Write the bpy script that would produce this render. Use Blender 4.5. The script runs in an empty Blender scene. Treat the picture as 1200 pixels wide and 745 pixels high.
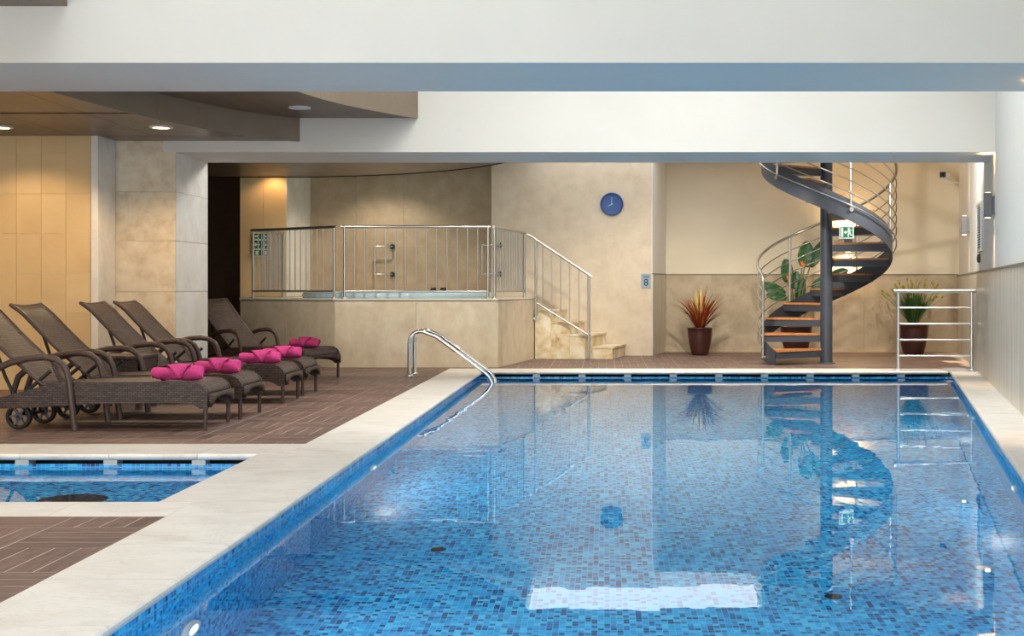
import bpy, math, random
from mathutils import Vector, Matrix
random.seed(7)
R = math.radians
SC = bpy.context.scene
COL = SC.collection

# ------------------------------------------------------------------ camera
cam = bpy.data.cameras.new('camera')
cam.sensor_fit = 'HORIZONTAL'; cam.sensor_width = 36.0
cam.lens = 1450.0 * 36.0 / 1200.0
cam.shift_x = (600 - 708) / 1200.0
cam.shift_y = (337.5 - 372.5) / 1200.0
cam.clip_start = 0.05; cam.clip_end = 200
camo = bpy.data.objects.new('camera', cam); COL.objects.link(camo)
camo.location = (0, 0, 1.1); camo.rotation_euler = (R(90), 0, 0)
SC.camera = camo

# ------------------------------------------------------------------ world, light, exposure
w = bpy.data.worlds.new('overcast_sky'); SC.world = w; w.use_nodes = True
w.node_tree.nodes['Background'].inputs[0].default_value = (0.80, 0.90, 1.0, 1)
w.node_tree.nodes['Background'].inputs[1].default_value = 2.0
SC.view_settings.view_transform = 'Standard'; SC.view_settings.look = 'None'
SC.view_settings.gamma = 1.0; SC.view_settings.use_curve_mapping = False
SC.view_settings.exposure = -0.05
cy = SC.cycles
cy.max_bounces = 12; cy.diffuse_bounces = 6; cy.glossy_bounces = 4; cy.transmission_bounces = 8
cy.caustics_refractive = True; cy.caustics_reflective = False
cy.sample_clamp_indirect = 12.0; cy.blur_glossy = 0.3
cy.use_denoising = True

SKY_COL = (0.985, 0.98, 0.955)
def area_light(name, loc, size, power, col, rot=(0, 0, 0), spread=180):
    l = bpy.data.lights.new(name, 'AREA'); l.shape = 'RECTANGLE'
    l.size, l.size_y = size; l.energy = power; l.color = col; l.spread = R(spread)
    o = bpy.data.objects.new(name, l); COL.objects.link(o)
    o.location = loc; o.rotation_euler = rot
    return o
# daylight standing in the three roof openings (x0, x1, y0, y1, z)
SKY_MID = (-1.95, 3.25, 9.60, 12.60, 6.95)
SKY_FRONT = (-5.6, 1.35, 2.5, 8.30, 6.95)
SKY_BACK = (-1.15, 2.45, 18.0, 20.3, 3.60)
for nm, s, p, sp in (('skylight_middle', SKY_MID, 290, 106), ('skylight_front', SKY_FRONT, 115, 105), ('skylight_back', SKY_BACK, 62, 180)):
    area_light(nm, ((s[0]+s[1])/2, (s[2]+s[3])/2, s[4]), (s[1]-s[0], s[3]-s[2]), p, SKY_COL, spread=sp)
# the window wall behind the camera
WIN = (-8.0, .2, .15, 2.75)
area_light('window_daylight', ((WIN[0]+WIN[1])/2, -2.98, (WIN[2]+WIN[3])/2), (WIN[1]-WIN[0], WIN[3]-WIN[2]), 430, SKY_COL, (R(90), 0, 0))

def spot(name, loc, power, col=(1.0, 0.62, 0.28), size=110, blend=0.6, rot=(0, 0, 0), rad=0.05):
    l = bpy.data.lights.new(name, 'SPOT'); l.energy = power; l.color = col
    l.spot_size = R(size); l.spot_blend = blend; l.shadow_soft_size = rad
    o = bpy.data.objects.new(name, l); COL.objects.link(o); o.location = loc; o.rotation_euler = rot
    return o

# ------------------------------------------------------------------ mesh helpers
class MB:
    def __init__(s): s.v = []; s.f = []; s.sm = []; s.mi = []
    def add(s, vs, fs, smooth=False, mi=0):
        o = len(s.v); s.v.extend([tuple(p) for p in vs])
        for f in fs: s.f.append(tuple(i + o for i in f)); s.sm.append(smooth); s.mi.append(mi)
        return s
    def box(s, x0, x1, y0, y1, z0, z1, M=None, mi=0):
        vs = [Vector((x, y, z)) for z in (z0, z1) for y in (y0, y1) for x in (x0, x1)]
        if M is not None: vs = [M @ p for p in vs]
        return s.add(vs, [(0,2,3,1),(4,5,7,6),(0,1,5,4),(2,6,7,3),(0,4,6,2),(1,3,7,5)], False, mi)
    def prism(s, poly, z0, z1, M=None, smooth=False):
        n = len(poly)
        a = sum(poly[i][0]*poly[(i+1)%n][1]-poly[(i+1)%n][0]*poly[i][1] for i in range(n))
        if a < 0: poly = poly[::-1]
        vs = [Vector((p[0], p[1], z0)) for p in poly] + [Vector((p[0], p[1], z1)) for p in poly]
        if M is not None: vs = [M @ p for p in vs]
        s.add(vs, [tuple(range(n))[::-1], tuple(range(n, 2*n))])
        s.add(vs, [(i, (i+1)%n, n+(i+1)%n, n+i) for i in range(n)], smooth)
        return s
    def ring_sweep(s, rings, closed=False, caps=True, smooth=True):
        n = len(rings[0]); vs = [p for r in rings for p in r]; fs = []
        m = len(rings)
        for i in range(m if closed else m-1):
            a, b = i*n, ((i+1) % m)*n
            for j in range(n): fs.append((a+j, a+(j+1)%n, b+(j+1)%n, b+j))
        s.add(vs, fs, smooth)
        if caps and not closed:
            s.add(rings[0], [tuple(range(n))[::-1]]); s.add(rings[-1], [tuple(range(n))])
        return s
    def tube(s, pts, r, n=8, closed=False, caps=True, flat=1.0):
        pts = [Vector(p) for p in pts]; m = len(pts); rings = []
        t0 = (pts[1]-pts[0]).normalized()
        up = Vector((0,0,1)) if abs(t0.z) < .9 else Vector((0,1,0))
        nrm = (up - t0*up.dot(t0)).normalized()
        for i in range(m):
            if closed: t = (pts[(i+1)%m]-pts[i-1]).normalized()
            elif i == 0: t = t0
            elif i == m-1: t = (pts[-1]-pts[-2]).normalized()
            else: t = (pts[i+1]-pts[i-1]).normalized()
            nrm = nrm - t*nrm.dot(t)
            nrm = nrm.normalized() if nrm.length > 1e-6 else t.orthogonal().normalized()
            b = t.cross(nrm)
            ri = r[i] if isinstance(r, (list, tuple)) else r
            rings.append([pts[i] + nrm*(ri*math.cos(2*math.pi*j/n)) + b*(ri*flat*math.sin(2*math.pi*j/n)) for j in range(n)])
        return s.ring_sweep(rings, closed, caps)
    def lathe(s, prof, n=20, c=(0,0,0), M=None, caps=True):
        rings = []
        for r, z in prof:
            ring = [Vector((r*math.cos(2*math.pi*j/n), r*math.sin(2*math.pi*j/n), z)) for j in range(n)]
            if M is not None: ring = [M @ p for p in ring]
            rings.append([p + Vector(c) for p in ring])
        return s.ring_sweep(rings, False, caps)
    def grid(s, fn, nu, nv, smooth=True):
        vs = [fn(i/(nu), j/(nv)) for i in range(nu+1) for j in range(nv+1)]
        fs = [(i*(nv+1)+j, (i+1)*(nv+1)+j, (i+1)*(nv+1)+j+1, i*(nv+1)+j+1) for i in range(nu) for j in range(nv)]
        return s.add(vs, fs, smooth)
    def mesh(s, name, mats):
        me = bpy.data.meshes.new(name); me.from_pydata(s.v, [], s.f)
        for m in (mats if isinstance(mats, (list, tuple)) else [mats]): me.materials.append(m)
        me.polygons.foreach_set('use_smooth', s.sm); me.polygons.foreach_set('material_index', s.mi)
        me.update(); return me
    def build(s, name, mats, parent=None, loc=None):
        return link(name, s.mesh(name, mats), parent, loc)

def link(name, me, parent=None, loc=None, rot=None):
    o = bpy.data.objects.new(name, me); COL.objects.link(o)
    if parent is not None: o.parent = parent
    if loc is not None: o.location = loc
    if rot is not None: o.rotation_euler = rot
    return o
def tag(o, label=None, cat=None, group=None, kind=None):
    if label: o['label'] = label
    if cat: o['category'] = cat
    if group: o['group'] = group
    if kind: o['kind'] = kind
    return o
def thing(name, label, cat, loc=(0,0,0), rz=0, group=None):
    return tag(link(name, None, None, loc, (0,0,rz)), label, cat, group)
def copy_tree(o, parent=None):
    c = o.copy(); COL.objects.link(c)
    if parent is not None: c.parent = parent
    for ch in list(o.children): copy_tree(ch, c)
    return c
def bev(o, wd=.004, seg=2):
    m = o.modifiers.new('bevel', 'BEVEL'); m.width = wd; m.segments = seg; m.limit_method = 'ANGLE'; m.angle_limit = R(40)
    return o
def text_mesh(body, size, mat, parent, loc, rot, name='numeral', ext=.001):
    c = bpy.data.curves.new(name, 'FONT'); c.body = body; c.size = size; c.align_x = 'CENTER'; c.align_y = 'CENTER'; c.extrude = ext
    o = bpy.data.objects.new(name, c); COL.objects.link(o)
    bpy.context.view_layer.update()
    me = bpy.data.meshes.new_from_object(o.evaluated_get(bpy.context.evaluated_depsgraph_get()))
    bpy.data.objects.remove(o); bpy.data.curves.remove(c)
    me.materials.clear(); me.materials.append(mat); me.name = name
    return link(name, me, parent, loc, rot)
def lerp(a, b, t): return a + (b-a)*t

# ------------------------------------------------------------------ materials
def sr(r, g, b):
    f = lambda c: (c/255/12.92) if c/255 <= .04045 else ((c/255+.055)/1.055)**2.4
    return (f(r), f(g), f(b), 1)
class NT:
    def __init__(s, name):
        s.m = bpy.data.materials.new(name); s.m.use_nodes = True; s.t = s.m.node_tree; s.n = s.t.nodes
        s.p = s.n['Principled BSDF']
    def node(s, typ, **kw):
        n = s.n.new(typ)
        for k, v in kw.items():
            if k.startswith('i_'):
                key = k[2:]; key = int(key) if key.isdigit() else key.replace('_', ' ')
                n.inputs[key].default_value = v
            else: setattr(n, k, v)
        return n
    def l(s, a, b): s.t.links.new(a, b)
    def ramp(s, fac, stops, interp='LINEAR'):
        r = s.n.new('ShaderNodeValToRGB'); r.color_ramp.interpolation = interp
        e = r.color_ramp.elements
        while len(e) < len(stops): e.new(.5)
        for i, (p, c) in enumerate(stops): e[i].position = p; e[i].color = c
        s.l(fac, r.inputs[0]); return r.outputs[0]
    def coord(s, scale=(1,1,1), kind='Object'):
        tc = s.n.new('ShaderNodeTexCoord'); mp = s.n.new('ShaderNodeMapping'); mp.inputs['Scale'].default_value = scale
        s.l(tc.outputs[kind], mp.inputs['Vector']); return mp.outputs[0]
    def bump(s, h, strength=.2, dist=.01):
        b = s.n.new('ShaderNodeBump'); b.inputs['Strength'].default_value = strength; b.inputs['Distance'].default_value = dist
        s.l(h, b.inputs['Height']); s.l(b.outputs[0], s.p.inputs['Normal']); return b
def set_p(nt, rough=.5, metal=0, spec=.5):
    nt.p.inputs['Roughness'].default_value = rough; nt.p.inputs['Metallic'].default_value = metal
    nt.p.inputs['Specular IOR Level'].default_value = spec
def plain(name, c, rough=.5, metal=0, spec=.5, var=.08, scale=8, bump=0):
    nt = NT(name); set_p(nt, rough, metal, spec)
    no = nt.node('ShaderNodeTexNoise', i_Scale=scale, i_Detail=4.0); nt.l(nt.coord(), no.inputs['Vector'])
    d = tuple(x*(1-var) for x in c[:3])+(1,); h = tuple(min(1, x*(1+var)) for x in c[:3])+(1,)
    nt.l(nt.ramp(no.outputs[0], [(.3, d), (.7, h)]), nt.p.inputs['Base Color'])
    if bump: nt.bump(no.outputs[0], bump, .003)
    return nt.m
def stone(name, cols, scale=3, rough=.45, stretch=(1,1,1), bump=.15, piece=.06, detail=8, dist=.6):
    """cols: dark..light; subtle variation per object"""
    nt = NT(name); set_p(nt, rough)
    v = nt.coord(stretch)
    oi = nt.node('ShaderNodeObjectInfo')
    add = nt.node('ShaderNodeVectorMath', operation='ADD'); nt.l(v, add.inputs[0])
    sc = nt.node('ShaderNodeVectorMath', operation='SCALE'); sc.inputs[0].default_value = (13, 7, 5); nt.l(oi.outputs['Random'], sc.inputs['Scale'])
    nt.l(sc.outputs[0], add.inputs[1])
    no = nt.node('ShaderNodeTexNoise', i_Scale=scale, i_Detail=float(detail), i_Roughness=.62, i_Distortion=dist); nt.l(add.outputs[0], no.inputs['Vector'])
    k = len(cols)
    col = nt.ramp(no.outputs[0], [(.28+.44*i/(k-1), c) for i, c in enumerate(cols)])
    hs = nt.node('ShaderNodeHueSaturation'); nt.l(col, hs.inputs['Color'])
    mr = nt.node('ShaderNodeMapRange'); mr.inputs[3].default_value = 1-piece; mr.inputs[4].default_value = 1+piece
    nt.l(oi.outputs['Random'], mr.inputs[0]); nt.l(mr.outputs[0], hs.inputs['Value'])
    nt.l(hs.outputs[0], nt.p.inputs['Base Color'])
    if bump: nt.bump(no.outputs[0], bump, .004)
    return nt.m
M = {}
M['plaster'] = plain('cream_plaster', (.78,.74,.66,1), .75, spec=.25, var=.03, scale=2, bump=.03)
M['beam'] = plain('white_plaster', (.72,.69,.63,1), .75, spec=.25, var=.025, scale=1.5, bump=.03)
M['cream_wall'] = plain('warm_cream_plaster', (.76,.68,.52,1), .75, spec=.25, var=.03, scale=2, bump=.03)
M['right_wall'] = plain('offwhite_plaster', (.72,.71,.665,1), .75, spec=.25, var=.02, scale=2, bump=.02)
M['clock_stone'] = stone('clock_wall_stone', [sr(194,177,154), sr(204,189,166), sr(212,198,177)], 4.5, .6, bump=.2, piece=.01, dist=.15)
M['niche_stone'] = stone('niche_stone', [sr(168,149,122), sr(179,160,133), sr(190,172,146)], 4.5, .55, bump=.2, piece=.02, dist=.15)
M['dado_stone'] = stone('dado_stone', [sr(164,146,120), sr(177,160,133), sr(188,172,146)], 5.0, .5, bump=.15, piece=.02, dist=.15)
M['dado_grain'] = stone('grained_stone', [sr(170,162,146), sr(202,195,180), sr(220,214,202)], 2.4, .35, stretch=(9,9,.5), bump=.05, piece=.03, dist=.1)
M['column_stone'] = stone('column_limestone', [sr(190,171,142), sr(212,198,172), sr(222,211,190)], 7.0, .5, bump=.15, piece=.03, dist=.2)
M['lit_side'] = stone('lit_side_limestone', [sr(212,208,199), sr(228,225,217), sr(238,236,230)], 3.0, .5, bump=.1, piece=.02)  # paler copy of the column stone, light on the side faces painted in
M['orange_tile'] = stone('honey_wall_tile', [sr(208,178,128), sr(216,188,140), sr(222,196,150)], 1.0, .35, bump=.02, piece=.02)
M['cap'] = plain('dado_cap_stone', sr(120,112,100), .5, var=.1)
M['cap_light'] = plain('pale_cap_stone', sr(215,208,192), .4, var=.06)
M['step_stone'] = stone('stained_travertine', [sr(166,130,84), sr(208,188,148), sr(224,212,184), sr(232,224,206)], 4.0, .6, bump=.35, piece=.04)
M['platform_stone'] = stone('platform_limestone', [sr(188,171,144), sr(203,188,162), sr(214,202,180)], 5.0, .5, stretch=(1,1,.8), bump=.2, piece=.03, dist=.15)
M['dark_panel'] = plain('dark_brown_panel', sr(104,78,62), .5, var=.1)
M['void'] = plain('dark_void', sr(30,24,20), .9, var=.05)
M['steel'] = plain('brushed_steel', (.50,.485,.46,1), .34, 1.0, var=.05, scale=40)
M['chrome'] = plain('polished_chrome', (.80,.80,.80,1), .08, 1.0, var=.02)
M['galv'] = plain('satin_grey_steel', (.60,.61,.60,1), .35, .9, var=.04)
M['stair_paint'] = plain('anthracite_paint', sr(64,70,80), .42, .15, var=.05)
M['tread_wood'] = stone('tread_wood', [sr(150,88,44), sr(190,122,66), sr(206,142,84)], 6, .4, stretch=(1,8,1), bump=.05)
M['pot'] = plain('oxblood_glazed_pot', sr(68,36,32), .3, var=.12, scale=5)
M['soil'] = plain('potting_soil', sr(40,30,24), .95, var=.3, scale=30, bump=.5)
M['green_blade'] = plain('green_blade', sr(44,84,34), .5, var=.35, scale=9)
M['seed'] = plain('olive_seed_head', sr(150,140,52), .6, var=.25, scale=30)
M['leaf'] = plain('broad_green_leaf', sr(44,92,48), .35, var=.25, scale=7)
M['petiole'] = plain('leaf_stalk', sr(96,120,62), .5, var=.15)
M['flower'] = plain('orange_flower', sr(226,120,40), .5, var=.2, scale=20)
M['red_blade'] = plain('rust_red_blade', sr(142,62,34), .5, var=.35, scale=9)
M['orange_blade'] = plain('amber_blade', sr(190,112,52), .5, var=.3, scale=9)
M['yellow_blade'] = plain('straw_yellow_blade', sr(226,200,120), .5, var=.2, scale=9)
M['white_plastic'] = plain('white_plastic', sr(232,232,228), .4, var=.02)
M['grey_metal'] = plain('sconce_grey', sr(96,96,99), .45, .2, var=.04)
M['black'] = plain('black_plastic', sr(26,26,28), .45, var=.1)
M['rubber'] = plain('black_rubber', sr(30,29,29), .6, var=.1)
M['green_sign'] = plain('sign_green', sr(12,104,62), .4, var=.03)
M['sign_white'] = plain('sign_white', sr(226,240,230), .4, var=.02)
M['sign_grey'] = plain('sign_bluegrey', sr(138,154,168), .4, .1, var=.03)
M['sign_ink'] = plain('sign_ink', sr(20,24,36), .7, 0, .2, var=.05)
M['clock_blue'] = plain('clock_blue', sr(0,78,205), .6, 0, .2, var=.03)
M['clock_rim'] = plain('clock_rim_blue', sr(12,66,134), .3, var=.05)
M['clock_mark'] = plain('clock_pale_blue', sr(150,196,236), .5, var=.03)
M['tub'] = plain('pale_blue_acrylic', sr(176,202,216), .2, var=.03)
M['strip_wood'] = plain('ceiling_groove', sr(44,32,26), .8, var=.1)
def brown_ceiling():
    nt = NT('brown_ceiling_board'); set_p(nt, .35, 0, .5)
    no = nt.node('ShaderNodeTexNoise', i_Scale=2.5, i_Detail=6.0); nt.l(nt.coord((3,.5,1)), no.inputs['Vector'])
    nt.l(nt.ramp(no.outputs[0], [(.3, sr(96,78,62)), (.7, sr(118,98,80))]), nt.p.inputs['Base Color']); return nt.m
M['ceil_board'] = brown_ceiling()
M['fascia'] = stone('taupe_fascia', [sr(126,109,90), sr(138,121,102)], 3, .5, bump=0, piece=.02)
def emis(name, c, s):
    nt = NT(name); nt.p.inputs['Base Color'].default_value = c
    nt.p.inputs['Emission Color'].default_value = c; nt.p.inputs['Emission Strength'].default_value = s; return nt.m
M['lamp_on'] = emis('lit_lamp_glass', (1,.78,.45,1), 9)
M['lamp_off'] = plain('frosted_glass', sr(225,222,215), .3, var=.02)
M['pool_lamp'] = emis('pool_lamp_glass', (.95,1,.9,1), 1.6)

def marble():
    nt = NT('white_marble'); set_p(nt, .32)
    v = nt.coord(); oi = nt.node('ShaderNodeObjectInfo')
    add = nt.node('ShaderNodeVectorMath', operation='ADD'); nt.l(v, add.inputs[0])
    sc = nt.node('ShaderNodeVectorMath', operation='SCALE'); sc.inputs[0].default_value = (17, 11, 3); nt.l(oi.outputs['Random'], sc.inputs['Scale'])
    nt.l(sc.outputs[0], add.inputs[1])
    st = nt.node('ShaderNodeVectorMath', operation='MULTIPLY'); st.inputs[1].default_value = (1, 1.7, 1); nt.l(add.outputs[0], st.inputs[0])
    no = nt.node('ShaderNodeTexNoise', i_Scale=2.4, i_Detail=8.0, i_Roughness=.6, i_Distortion=1.2); nt.l(st.outputs[0], no.inputs['Vector'])
    base = nt.ramp(no.outputs[0], [(.25, sr(203,196,186)), (.42, sr(216,211,203)), (.6, sr(224,220,213)), (.8, sr(214,212,208))])
    n2 = nt.node('ShaderNodeTexNoise', i_Scale=1.7, i_Detail=9.0, i_Roughness=.7, i_Distortion=2.0); nt.l(st.outputs[0], n2.inputs['Vector'])
    vein = nt.ramp(n2.outputs[0], [(.485, (1,1,1,1)), (.5, (.80,.77,.72,1)), (.515, (1,1,1,1))])
    mx = nt.node('ShaderNodeMix', data_type='RGBA', blend_type='MULTIPLY'); mx.inputs[0].default_value = .7
    nt.l(base, mx.inputs[6]); nt.l(vein, mx.inputs[7]); nt.l(mx.outputs[2], nt.p.inputs['Base Color'])
    return nt.m
M['marble'] = marble()

def deck(name, axis):
    nt = NT(name); set_p(nt, .5)
    tc = nt.coord((1.2,14,1) if axis == 0 else (14,1.2,1))
    oi = nt.node('ShaderNodeObjectInfo'); ge = nt.node('ShaderNodeNewGeometry')
    rs = nt.node('ShaderNodeMath', operation='ADD'); nt.l(oi.outputs['Random'], rs.inputs[0]); nt.l(ge.outputs['Random Per Island'], rs.inputs[1])
    fr = nt.node('ShaderNodeMath', operation='FRACT'); nt.l(rs.outputs[0], fr.inputs[0])
    sc = nt.node('ShaderNodeVectorMath', operation='SCALE'); sc.inputs[0].default_value = (37, 53, 11); nt.l(fr.outputs[0], sc.inputs['Scale'])
    add = nt.node('ShaderNodeVectorMath', operation='ADD'); nt.l(tc, add.inputs[0]); nt.l(sc.outputs[0], add.inputs[1])
    no = nt.node('ShaderNodeTexNoise', i_Scale=3.5, i_Detail=7.0, i_Roughness=.65, i_Distortion=.3); nt.l(add.outputs[0], no.inputs['Vector'])
    col = nt.ramp(no.outputs[0], [(.25, sr(72,54,48)), (.5, sr(106,84,76)), (.75, sr(134,110,102))])
    hs = nt.node('ShaderNodeHueSaturation'); nt.l(col, hs.inputs['Color'])
    mr = nt.node('ShaderNodeMapRange'); mr.inputs[3].default_value = .82; mr.inputs[4].default_value = 1.15
    nt.l(fr.outputs[0], mr.inputs[0]); nt.l(mr.outputs[0], hs.inputs['Value']); nt.l(hs.outputs[0], nt.p.inputs['Base Color'])
    nt.bump(no.outputs[0], .15, .002)
    return nt.m
M['deck_x'] = deck('deck_plank_wood', 0); M['deck_y'] = deck('deck_plank_wood_across', 1)
M['grout'] = plain('pale_grout', sr(198,180,164), .8, var=.08)

def mosaic(name, ax, size=.03, dark=1.0):
    nt = NT(name); set_p(nt, .25)
    tc = nt.n.new('ShaderNodeTexCoord'); sep = nt.n.new('ShaderNodeSeparateXYZ'); nt.l(tc.outputs['Object'], sep.inputs[0])
    cmb = nt.n.new('ShaderNodeCombineXYZ'); nt.l(sep.outputs[ax[0]], cmb.inputs[0]); nt.l(sep.outputs[ax[1]], cmb.inputs[1])
    sc = nt.node('ShaderNodeVectorMath', operation='SCALE'); sc.inputs['Scale'].default_value = 1/size; nt.l(cmb.outputs[0], sc.inputs[0])
    fl = nt.node('ShaderNodeVectorMath', operation='FLOOR'); nt.l(sc.outputs[0], fl.inputs[0])
    fr = nt.node('ShaderNodeVectorMath', operation='FRACTION'); nt.l(sc.outputs[0], fr.inputs[0])
    wn = nt.node('ShaderNodeTexWhiteNoise'); wn.noise_dimensions = '2D'; nt.l(fl.outputs[0], wn.inputs['Vector'])
    d = dark
    col = nt.ramp(wn.outputs['Value'], [(0, (.002*d,.05*d,.24*d,1)), (.14, (.004*d,.15*d,.50*d,1)), (.30, (.006*d,.33*d,.74*d,1)),
        (.58, (.012*d,.45*d,.88*d,1)), (.84, (.07*d,.62*d,.95*d,1))], 'CONSTANT')
    s2 = nt.n.new('ShaderNodeSeparateXYZ'); nt.l(fr.outputs[0], s2.inputs[0])
    mk = []
    for i in (0, 1):
        pp = nt.node('ShaderNodeMath', operation='PINGPONG'); pp.inputs[1].default_value = .5; nt.l(s2.outputs[i], pp.inputs[0]); mk.append(pp.outputs[0])
    mn = nt.node('ShaderNodeMath', operation='MINIMUM'); nt.l(mk[0], mn.inputs[0]); nt.l(mk[1], mn.inputs[1])
    gt = nt.node('ShaderNodeMath', operation='LESS_THAN'); gt.inputs[1].default_value = .05; nt.l(mn.outputs[0], gt.inputs[0])
    mx = nt.node('ShaderNodeMix', data_type='RGBA'); nt.l(gt.outputs[0], mx.inputs[0]); nt.l(col, mx.inputs[6])
    mx.inputs[7].default_value = (.12*d,.58*d,.88*d,1)
    nt.l(mx.outputs[2], nt.p.inputs['Base Color'])
    return nt.m
M['mos_xy'] = mosaic('blue_mosaic_floor', (0,1)); M['mos_xz'] = mosaic('blue_mosaic_end', (0,2)); M['mos_yz'] = mosaic('blue_mosaic_side', (1,2))

def water():
    nt = NT('clear_pool_water')
    nt.n.remove(nt.p); out = nt.n['Material Output']
    no = nt.node('ShaderNodeTexNoise', i_Scale=2.2, i_Detail=3.0, i_Roughness=.45); nt.l(nt.coord((1,1,1)), no.inputs['Vector'])
    b = nt.n.new('ShaderNodeBump'); b.inputs['Strength'].default_value = .05; b.inputs['Distance'].default_value = .02; nt.l(no.outputs[0], b.inputs['Height'])
    g = nt.n.new('ShaderNodeBsdfGlass'); g.inputs['IOR'].default_value = 1.333; g.inputs['Roughness'].default_value = 0.0
    g.inputs['Color'].default_value = (.98,1,1,1); nt.l(b.outputs[0], g.inputs['Normal'])
    nt.l(g.outputs[0], out.inputs['Surface']); return nt.m
M['water'] = water()

def rattan(name, axes, c0, c1):
    nt = NT(name); set_p(nt, .45, 0, .5)
    tc = nt.n.new('ShaderNodeTexCoord'); sep = nt.n.new('ShaderNodeSeparateXYZ'); nt.l(tc.outputs['Object'], sep.inputs[0])
    cmb = nt.n.new('ShaderNodeCombineXYZ'); nt.l(sep.outputs[axes[0]], cmb.inputs[0]); nt.l(sep.outputs[axes[1]], cmb.inputs[1])
    br = nt.node('ShaderNodeTexBrick', offset=.5); br.inputs['Scale'].default_value = 1.0
    br.inputs['Brick Width'].default_value = .040; br.inputs['Row Height'].default_value = .016; br.inputs['Mortar Size'].default_value = .0035
    br.inputs['Color1'].default_value = c0; br.inputs['Color2'].default_value = c1; br.inputs['Mortar'].default_value = tuple(x*.25 for x in c0[:3])+(1,)
    br.inputs['Mortar Smooth'].default_value = .6
    nt.l(cmb.outputs[0], br.inputs['Vector']); nt.l(br.outputs['Color'], nt.p.inputs['Base Color'])
    inv = nt.node('ShaderNodeMath', operation='SUBTRACT'); inv.inputs[0].default_value = 1; nt.l(br.outputs['Fac'], inv.inputs[1])
    nt.bump(inv.outputs[0], .6, .004); return nt.m
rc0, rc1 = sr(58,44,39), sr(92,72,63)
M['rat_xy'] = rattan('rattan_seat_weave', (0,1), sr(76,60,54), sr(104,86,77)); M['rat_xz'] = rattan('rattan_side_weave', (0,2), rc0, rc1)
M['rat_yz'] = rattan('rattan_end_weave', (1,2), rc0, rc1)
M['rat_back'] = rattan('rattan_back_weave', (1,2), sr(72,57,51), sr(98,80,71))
M['rat_arm'] = plain('rattan_wrapped_frame', sr(72,54,47), .4, var=.25, scale=60, bump=.6)
def terry():
    nt = NT('pink_terry'); set_p(nt, .9, 0, .1)
    no = nt.node('ShaderNodeTexNoise', i_Scale=160.0, i_Detail=2.0); nt.l(nt.coord(), no.inputs['Vector'])
    nt.l(nt.ramp(no.outputs[0], [(.3, sr(176,46,104)), (.7, sr(214,84,146))]), nt.p.inputs['Base Color'])
    nt.bump(no.outputs[0], .5, .004); return nt.m
M['terry'] = terry()

# ------------------------------------------------------------------ layout constants
SL = .233                                                     # the right wall runs at an angle to the pool
rw = lambda y: 1.149 + SL*y                                   # right wall face
rp = lambda y: .758 + SL*y                                    # right pool edge
PXL, PYF, PYN = -1.613, 16.38, 1.9                            # pool lip lines: left, far, near
WATER = -.092
BACK_Y = 21.4; CLOCK_Y = 20.2

def struct(o, label=None):
    o['kind'] = 'structure'
    if label: o['label'] = label
    return o
def rect_strips(x0, x1, y0, y1, holes):
    """rectangle minus axis-aligned holes, as rectangles"""
    xs = sorted({x0, x1, *[h[0] for h in holes], *[h[1] for h in holes]}); ys = sorted({y0, y1, *[h[2] for h in holes], *[h[3] for h in holes]})
    for a, b in zip(xs, xs[1:]):
        for c, d in zip(ys, ys[1:]):
            if not any(h[0]-1e-6 <= a and b <= h[1]+1e-6 and h[2]-1e-6 <= c and d <= h[3]+1e-6 for h in holes): yield a, b, c, d

# ------------------------------------------------------------------ floor and deck planks
fl = MB()
POOLBOX_L = -1.66
SPX0, SPX1, SPY0, SPY1 = -7.0, -2.31, 6.39, 8.20             # small pool lip
fb = -.0017
fl.box(-8.6, -2.10, -3, 5.98, -.2, fb); fl.box(-8.6, -7.4, 5.98, 8.73, -.2, fb)
fl.box(-8.6, -2.10, 8.73, 22, -.2, fb); fl.box(-2.10, 6.6, 16.92, 22, -.2, fb); fl.box(-2.10, 2.0, -3, 1.45, -.2, fb)
floor = struct(fl.build('floor', M['grout']), 'brown plank deck laid in a basket weave around the pools')
SQ, NW = .45, 4; PW = SQ/NW; OX, OY = -2.553, 5.696; JG = .0055
deck_areas = [(-8.5, -2.113, -2.9, 5.967), (-8.5, -7.43, 5.967, 8.743), (-8.5, -2.113, 8.743, 21.3), (-2.113, 6.5, 16.933, 21.3)]
cells = []
for ar in deck_areas:
    i0, i1 = math.floor((ar[0]-OX)/SQ), math.ceil((ar[1]-OX)/SQ); j0, j1 = math.floor((ar[2]-OY)/SQ), math.ceil((ar[3]-OY)/SQ)
    for i in range(i0, i1):
        for j in range(j0, j1):
            horiz = (i+j) % 2 == 1
            for k in range(NW):
                a, b, c, d = OX+i*SQ, OX+(i+1)*SQ, OY+j*SQ, OY+(j+1)*SQ
                if horiz: c, d = c+k*PW, c+(k+1)*PW
                else: a, b = a+k*PW, a+(k+1)*PW
                a, b, c, d = max(a, ar[0]), min(b, ar[1]), max(c, ar[2]), min(d, ar[3])
                if b-a < .02 or d-c < .02: continue
                if b > rw(c)-.05: continue
                cells.append((a+JG/2, b-JG/2, c+JG/2, d-JG/2, horiz))
def in_view(c):
    x, y = (c[0]+c[1])/2, (c[2]+c[3])/2
    return y > 3.5 and -20 < 708+1450*x/y < 1210
near = sorted([c for c in cells if in_view(c) and c[2] < 13.0 and c[0] > -6.5], key=lambda c: c[2])[:300]
ns = set(near)
shared = {}
def plank_mesh(L, W):
    k = (round(L, 3), round(W, 3))
    if k not in shared:
        b = MB(); b.box(-L/2, L/2, -W/2, W/2, -.006, -.001); shared[k] = b.mesh('plank', M['deck_x'])
    return shared[k]
for c in near:
    L, W = (c[1]-c[0], c[3]-c[2]) if c[4] else (c[3]-c[2], c[1]-c[0])
    link('plank', plank_mesh(L, W), floor, ((c[0]+c[1])/2, (c[2]+c[3])/2, 0), (0, 0, 0 if c[4] else R(90)))
sx, sy = MB(), MB()
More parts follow.
